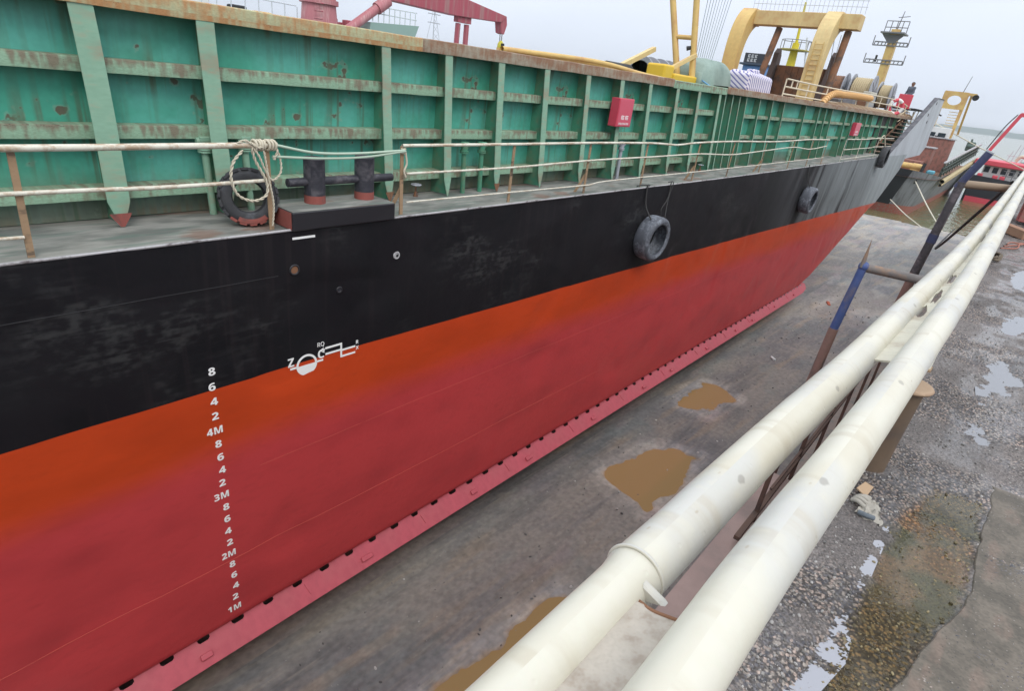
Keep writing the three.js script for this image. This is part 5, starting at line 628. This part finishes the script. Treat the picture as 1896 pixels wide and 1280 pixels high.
{ // red tug
  const t = thing('red_tug', 'dark hulled workboat with red roofed white wheelhouse and a folded red crane', 'tugboat'); const X = 104;
  mesh('hull', prism([[0.5, -1.3], [13, -1.3], [13, 2.5], [0, 2.9]], 0.3).rotateY(-Math.PI / 2).translate(X + 1, 0, 0.2), mat([0.018, 0.02, 0.028], 0.6), t); mesh('hull_body', bx(X + 1, X + 14, -1.3, 2.4, 0.3, 13), mat([0.02, 0.022, 0.03], 0.6), t); mesh('boot_top', bx(X + 0.66, X + 0.7, -1, 0.1, 0.6, 13), M.redTug, t);
  mesh('wheelhouse', rbx(X + 2, X + 8, 2.5, 4.3, 1.2, 9.5, 0.1), M.white, t); mesh('roof', rbx(X + 1.2, X + 9, 4.3, 4.95, 0.0, 11, 0.1), M.redTug, t); for (let k = 0; k < 8; k++) mesh('window', rbx(X + 1.95, X + 2.0, 3.4, 4.15, 1.35 + k * 0.95, 1.95 + k * 0.95, 0.01), M.glass, t);
  mesh('railing', [...Array(12)].map((_, k) => cyl([X + 1, 2.6, 4 + k * 0.7], [X + 1, 3.9, 4 + k * 0.7], 0.05, 0.05, 5)).concat([cyl([X + 1, 3.9, 3.6], [X + 1, 3.9, 12], 0.05, 0.05, 5), cyl([X + 1, 3.3, 3.6], [X + 1, 3.3, 12], 0.05, 0.05, 5)]), M.steel, t); for (const z of [0.9, 2.6, 3.4]) mesh('red_locker', rbx(X + 0.8, X + 1.5, 2.6, 3.2, z, z + 0.6, 0.1), M.redTug, t);
  mesh('crane_boom', beam([X + 3, 5.0, 0.6], [X + 3, 11.0, 2.7], 0.34, 0.42), M.redTug, t); mesh('crane_boom', beam([X + 3, 10.9, 2.6], [X + 3, 11.0, 4.2], 0.4, 0.5), M.redTug, t); mesh('hydraulic_line', tube([[X + 3, 6.2, 0.6], [X + 3, 9.2, 1.5], [X + 3, 10.9, 2.3]], 0.07, 5, 16), M.dark, t);
  mesh('lattice', [...Array(9)].map((_, k) => cyl([X + 5, 4.9, 3.2 + k * 0.5], [X + 5, 6.4 + (k % 3) * 0.9, 3.5 + k * 0.5], 0.04, 0.04, 4)).concat([cyl([X + 5, 5.8, 3], [X + 5, 5.8, 9], 0.04, 0.04, 4)]), mat([0.5, 0.52, 0.55], 0.7), t); mesh('hose', tube([[X + 4, 5.2, 4.2], [X + 4, 5.9, 4.7], [X + 4, 5.5, 6], [X + 4, 5.4, 9]], 0.22, 8, 24), M.rope, t);
}
for (const [x, z, l] of [[240, 9, 'pale green small boat at anchor far behind the red crane'], [330, 14, 'farther pale small boat at anchor on the open water']]) { const b = thing('small_boat', l, 'boat', [x, -0.4, z]); mesh('hull', prism([[-5, 0], [5, 0], [6.5, 1.6], [-5.5, 1.4]], 3, 0.1).rotateY(1.2), mat([0.14, 0.30, 0.26], 0.6), b); mesh('cabin', rbx(-2, 1.5, 1.4, 3.2, -1, 1.2, 0.1), M.white, b); }
{ // vessel with a folded pink-red crane beyond the ship
  const t = thing('crane_vessel', 'vessel moored beyond the cargo ship with a faded red deck crane', 'ship'); const Z = -22, pk = mat([1, 1, 1], 0.65, { map: flat([0.46, 0.17, 0.19], [0.52, 0.30, 0.30], 9, 2, 190, 1) }); pk.map.repeat.set(0.4, 0.3); const boomM = mat([1, 1, 1], 0.65, { map: flat([0.40, 0.085, 0.115], [0.36, 0.19, 0.19], 14, 1, 191, 1) }); boomM.map.repeat.set(0.35, 0.3);
  mesh('hull', rbx(0, 34, -1, 7.6, Z - 6, Z + 2, 0.3), M.web, t); mesh('deck', bx(-6, 33, 7.6, 7.75, Z - 6, Z + 2), M.greyPaint, t);
  mesh('pedestal', [cyl([18.1, 7.7, Z], [18.1, 10.15, Z], 1.0, 0.78, 28), cyl([18.1, 10.15, Z], [18.1, 10.35, Z], 0.9, 0.9, 28)], pk, t); mesh('slew_ring', cyl([18.1, 10.35, Z], [18.1, 12, Z], 0.78, 0.85, 28), pk, t); mesh('pedestal_ladder', [...Array(8)].map((_, k) => cyl([17.2 + k * 0.03, 7.9 + k * 0.32, Z + 0.75], [17.55 + k * 0.03, 7.9 + k * 0.32, Z + 0.9], 0.03, 0.03, 5)), boomM, t);
  mesh('boom', [prism([[19, 11.0], [20.6, 10.95], [26.8, 10.85], [30.7, 11.0], [31.1, 11.35], [26.8, 11.85], [19, 12.1]], 0.6, 0.02).translate(0, 0, Z - 0.3)], boomM, t); mesh('boom_head', [prism([[30.6, 11.4], [31.2, 11.35], [31.3, 10.9], [31.1, 10.35], [30.85, 10.4]], 0.5).translate(0, 0, Z - 0.25)], boomM, t); mesh('boom_rest', [beam([27.2, 7.7, Z], [27.3, 10.5, Z], 0.2, 0.24), beam([28.0, 7.7, Z], [28.0, 10.5, Z], 0.2, 0.24), beam([27.1, 10.75, Z], [28.2, 10.75, Z], 0.35, 0.4)], boomM, t);
  mesh('luffing_cylinder', [cyl([19.4, 9.2, Z + 0.35], [21.2, 10.4, Z + 0.35], 0.22, 0.22, 16), cyl([21.2, 10.4, Z + 0.35], [21.9, 10.85, Z + 0.35], 0.3, 0.28, 14)], pk, t); mesh('hook_wire', [cyl([31.0, 10.6, Z], [31.05, 9.9, Z], 0.03, 0.03, 5), cyl([31.2, 10.6, Z], [31.2, 9.9, Z], 0.03, 0.03, 5)], M.steel, t); mesh('hook_block', [(() => { const g = new THREE.SphereGeometry(0.26, 16, 12); g.scale(0.9, 1.35, 0.7); g.translate(31.15, 9.65, Z); return g; })(), cyl([31.15, 9.35, Z], [31.15, 9.15, Z], 0.08, 0.05, 8)], mat([0.55, 0.50, 0.05], 0.5), t); mesh('hook_cheek', rbx(31.02, 31.28, 9.5, 9.85, Z + 0.15, Z + 0.22, 0.02), M.dark, t);
  mesh('deck_machinery', [...Array(14)].map((_, k) => rbx(19 + (k % 7) * 0.32, 19.35 + (k % 7) * 0.32, 8.6 + ((k * 5) % 4) * 0.18, 9.2 + ((k * 7) % 5) * 0.12, Z - 1 + (k % 3) * 0.3, Z - 0.6 + (k % 3) * 0.3, 0.04)), boomM, t);
  mesh('bow_bulwark', [prism([[20.6, 7.7], [23.0, 7.7], [24.0, 9.95], [20.8, 9.75]], 1.2).translate(0, 0, Z - 0.8)], mat([0.28, 0.40, 0.36], 0.7), t); mesh('bow_railing', [...Array(9)].map((_, k) => cyl([21 + k * 0.35, 9.8, Z + 0.3], [21 + k * 0.35, 10.5, Z + 0.3], 0.022, 0.022, 5)).concat([cyl([21, 10.5, Z + 0.3], [23.9, 10.55, Z + 0.3], 0.022, 0.022, 5), cyl([21, 10.2, Z + 0.3], [23.9, 10.2, Z + 0.3], 0.022, 0.022, 5)]), mat([0.55, 0.62, 0.62], 0.7), t);
  const rl = []; for (let k = 0; k < 8; k++) rl.push(cyl([12.6 + k * 0.62, 7.7, Z], [12.6 + k * 0.62, 10.0 - k * 0.02, Z], 0.025, 0.025, 5)); for (const y of [8.9, 9.35, 9.9]) rl.push(cyl([12.6, y + 0.05, Z], [16.9, y, Z], 0.025, 0.025, 5)); mesh('railing', rl, mat([0.58, 0.62, 0.66], 0.7), t); mesh('deck_gear', [rbx(13.9, 14.6, 8.5, 9.55, Z - 0.6, Z - 0.1, 0.08)], M.dark, t); mesh('deck_gear', [rbx(14.9, 15.9, 8.5, 9.45, Z - 0.6, Z - 0.1, 0.15)], M.yellow, t); mesh('white_superstructure', rbx(6, 13.4, 7.7, 12, Z - 5, Z - 1, 0.1), M.white, t);
}
{ // blue wheelhouse and yellow mast beyond the gantry
  const t = thing('blue_workboat', 'workboat beyond the gantry with a blue wheelhouse, black top and yellow mast', 'workboat'); const X = 56, k = 56 / 45, Y = (y) => 8.395 + (y - 8.395) * k, Zz = (z) => 6.273 + (z - 6.273) * k; mesh('hull', rbx(48, 76, -1.2, 4.5, Zz(-13), Zz(-7.8), 0.4), mat([0.05, 0.08, 0.14], 0.6), t); mesh('lower_house', rbx(X, X + 6, 4.5, Y(9.8), Zz(-12.0), Zz(-9.6), 0.08), M.white, t); mesh('wheelhouse', rbx(X + 0.1, X + 4, Y(9.8), Y(10.65), Zz(-11.6), Zz(-9.9), 0.06), mat([0.10, 0.24, 0.50], 0.5), t); mesh('wheelhouse_roof', rbx(X - 0.2, X + 4.4, Y(10.65), Y(10.78), Zz(-11.8), Zz(-9.75), 0.04), mat([0.04, 0.06, 0.09], 0.6), t); mesh('name_board', rbx(X, X + 0.2, Y(10.78), Y(11.4), Zz(-11.6), Zz(-10.05), 0.02), mat([0.03, 0.035, 0.045], 0.6), t); const w = []; for (let r = 0; r < 2; r++) for (let q = 0; q < 3; q++) { const zz = Zz(-11.35 + q * 0.24), yy = Y(10.86 + r * 0.26); w.push(bx(X - 0.012, X - 0.002, yy, yy + 0.24, zz, zz + 0.05), bx(X - 0.012, X - 0.002, yy + 0.19, yy + 0.24, zz + 0.055, zz + 0.2), bx(X - 0.012, X - 0.002, yy, yy + 0.05, zz + 0.055, zz + 0.2), bx(X - 0.011, X - 0.003, yy + 0.08, yy + 0.13, zz + 0.06, zz + 0.16)); } mesh('board_lettering', w, mat([0.62, 0.64, 0.66], 0.6), t);
  mesh('mast', [cyl([X + 6, Y(9.5), Zz(-9.9)], [X + 6, Y(12.6), Zz(-9.95)], 0.5, 0.3, 12), cyl([X + 6, Y(12.6), Zz(-9.95)], [X + 6, Y(15.2), Zz(-10.1)], 0.14, 0.09, 8)], mat([0.60, 0.50, 0.02], 0.5), t); const pr = [cyl([X + 6, Y(12.1), Zz(-9.95)], [X + 6, Y(12.16), Zz(-9.95)], 1.3, 1.3, 20)]; mesh('mast_platform', pr, mat([0.42, 0.36, 0.08], 0.6), t); const rl = []; for (let q = 0; q < 10; q++) { const a = q * 0.628; rl.push(cyl([X + 6 + Math.cos(a) * 1.25, Y(12.16), Zz(-9.95) + Math.sin(a) * 1.25], [X + 6 + Math.cos(a) * 1.25, Y(12.75), Zz(-9.95) + Math.sin(a) * 1.25], 0.03, 0.03, 4)); } const tr = new THREE.TorusGeometry(1.25, 0.03, 5, 24).rotateX(Math.PI / 2).translate(X + 6, Y(12.75), Zz(-9.95)); mesh('platform_railing', [...rl, tr], M.steel, t); mesh('flagpole', cyl([X + 6, Y(9.8), Zz(-8.6)], [X + 6, Y(13), Zz(-9.3)], 0.1, 0.08, 6), mat([0.6, 0.63, 0.66], 0.6), t); mesh('white_rail', [cyl([X - 1, Y(9.95), Zz(-12)], [X - 1, Y(9.9), Zz(-9.9)], 0.06, 0.06, 5)], M.white, t);
}
{ // vessel with the ochre mast
  const t = thing('ochre_mast_vessel', 'vessel beyond the bow whose tall ochre mast carries dark lattice yards', 'vessel'); const X = 130, k = 130 / 60, Y = (y) => 8.395 + (y - 8.395) * k, Zz = (z) => 6.273 + (z - 6.273) * k; mesh('hull', rbx(118, 160, -1.2, 5, -28, -15, 0.4), M.web, t); mesh('house', rbx(X - 2, X + 9, 5, 9.5, -26, -17, 0.1), M.white, t); mesh('mast', [beam([X, 5, Zz(-5.7)], [X, Y(14.9), Zz(-5.84)], 1.3, 1.3)], M.yellow, t);
  const yard = (y, z0, z1) => { const g = [], n = 9; const a = [X - 0.7, Y(y), Zz(z0)], b = [X - 0.7, Y(y), Zz(z1)]; g.push(beam(a, b, 0.2, 0.18), beam([a[0], a[1] + 0.55, a[2] + 0.2], [b[0], b[1] + 0.55, b[2] - 0.2], 0.2, 0.18)); for (let i = 0; i <= n; i++) { const z = mix(a[2] + 0.2, b[2] - 0.2, i / n); g.push(cyl([a[0], a[1], z], [a[0], a[1] + 0.55, z + 0.1], 0.08, 0.08, 4)); } for (const q of [a, b]) g.push(cyl(q, [q[0], q[1] + 1.5, q[2]], 0.08, 0.08, 4)); mesh('yard', g, M.steel, t); }; yard(12.4, -7.4, -4.5); yard(13.7, -7.15, -4.6);
  mesh('top_platform', [bx(X - 2, X + 2, Y(14.55), Y(14.65), Zz(-6.75), Zz(-5.05)), prism([[-1.7, 0], [1.7, 0], [0.5, -1.3], [-0.5, -1.3]], 0.4).rotateY(Math.PI / 2).translate(X - 0.7, Y(14.5), Zz(-5.9))], M.steel, t); const g = []; for (const z of [-6.7, -6.3, -5.9, -5.5, -5.1]) g.push(cyl([X, Y(14.6), Zz(z)], [X, Y(15.5), Zz(z)], 0.07, 0.07, 4)); g.push(cyl([X, Y(15.5), Zz(-6.7)], [X, Y(15.5), Zz(-5.1)], 0.07, 0.07, 4), cyl([X, Y(15.05), Zz(-6.7)], [X, Y(15.05), Zz(-5.1)], 0.07, 0.07, 4), cyl([X, Y(14.6), Zz(-5.85)], [X, Y(16.2), Zz(-5.7)], 0.12, 0.06, 5), cyl([X, Y(15.75), Zz(-6.0)], [X, Y(15.85), Zz(-5.2)], 0.06, 0.06, 4)); mesh('top_railing', g, M.steel, t); mesh('mast_lamp', cyl([X - 0.3, Y(12.5), Zz(-6.6)], [X - 0.3, Y(13.0), Zz(-6.6)], 0.18, 0.18, 8), M.dark, t);
}
{ // far lattice pylons
  for (const [x, z, h, l] of [[545, -600, 62, 'nearest hazy power pylon beyond the red crane boom'], [718, -600, 38, 'hazy distant pylon, left of the small far pair'], [770, -600, 36, 'hazy distant pylon, right of the small far pair']]) { const t = thing('power_pylon', l, 'pylon', [x, -1, z]); const g = []; const w = (y) => mix(h * 0.16, 1, y / h); for (const sx of [-1, 1]) for (const sz of [-1, 1]) g.push(cyl([sx * w(0), 0, sz * w(0)], [sx * w(h), h, sz * w(h)], 0.35, 0.25, 4)); for (let k = 0; k < 8; k++) { const y0 = h * k / 8, y1 = h * (k + 1) / 8; g.push(cyl([-w(y0), y0, w(y0)], [w(y1), y1, w(y1)], 0.2, 0.2, 4), cyl([w(y0), y0, w(y0)], [-w(y1), y1, w(y1)], 0.2, 0.2, 4)); } for (const q of [0.8, 0.95]) g.push(beam([-h * 0.16, h * q, 0], [h * 0.16, h * q, 0], 0.5, 0.8)); mesh('lattice', g, mat([0.3, 0.32, 0.36], 0.7), t); }
}
renderer.render(scene, camera);
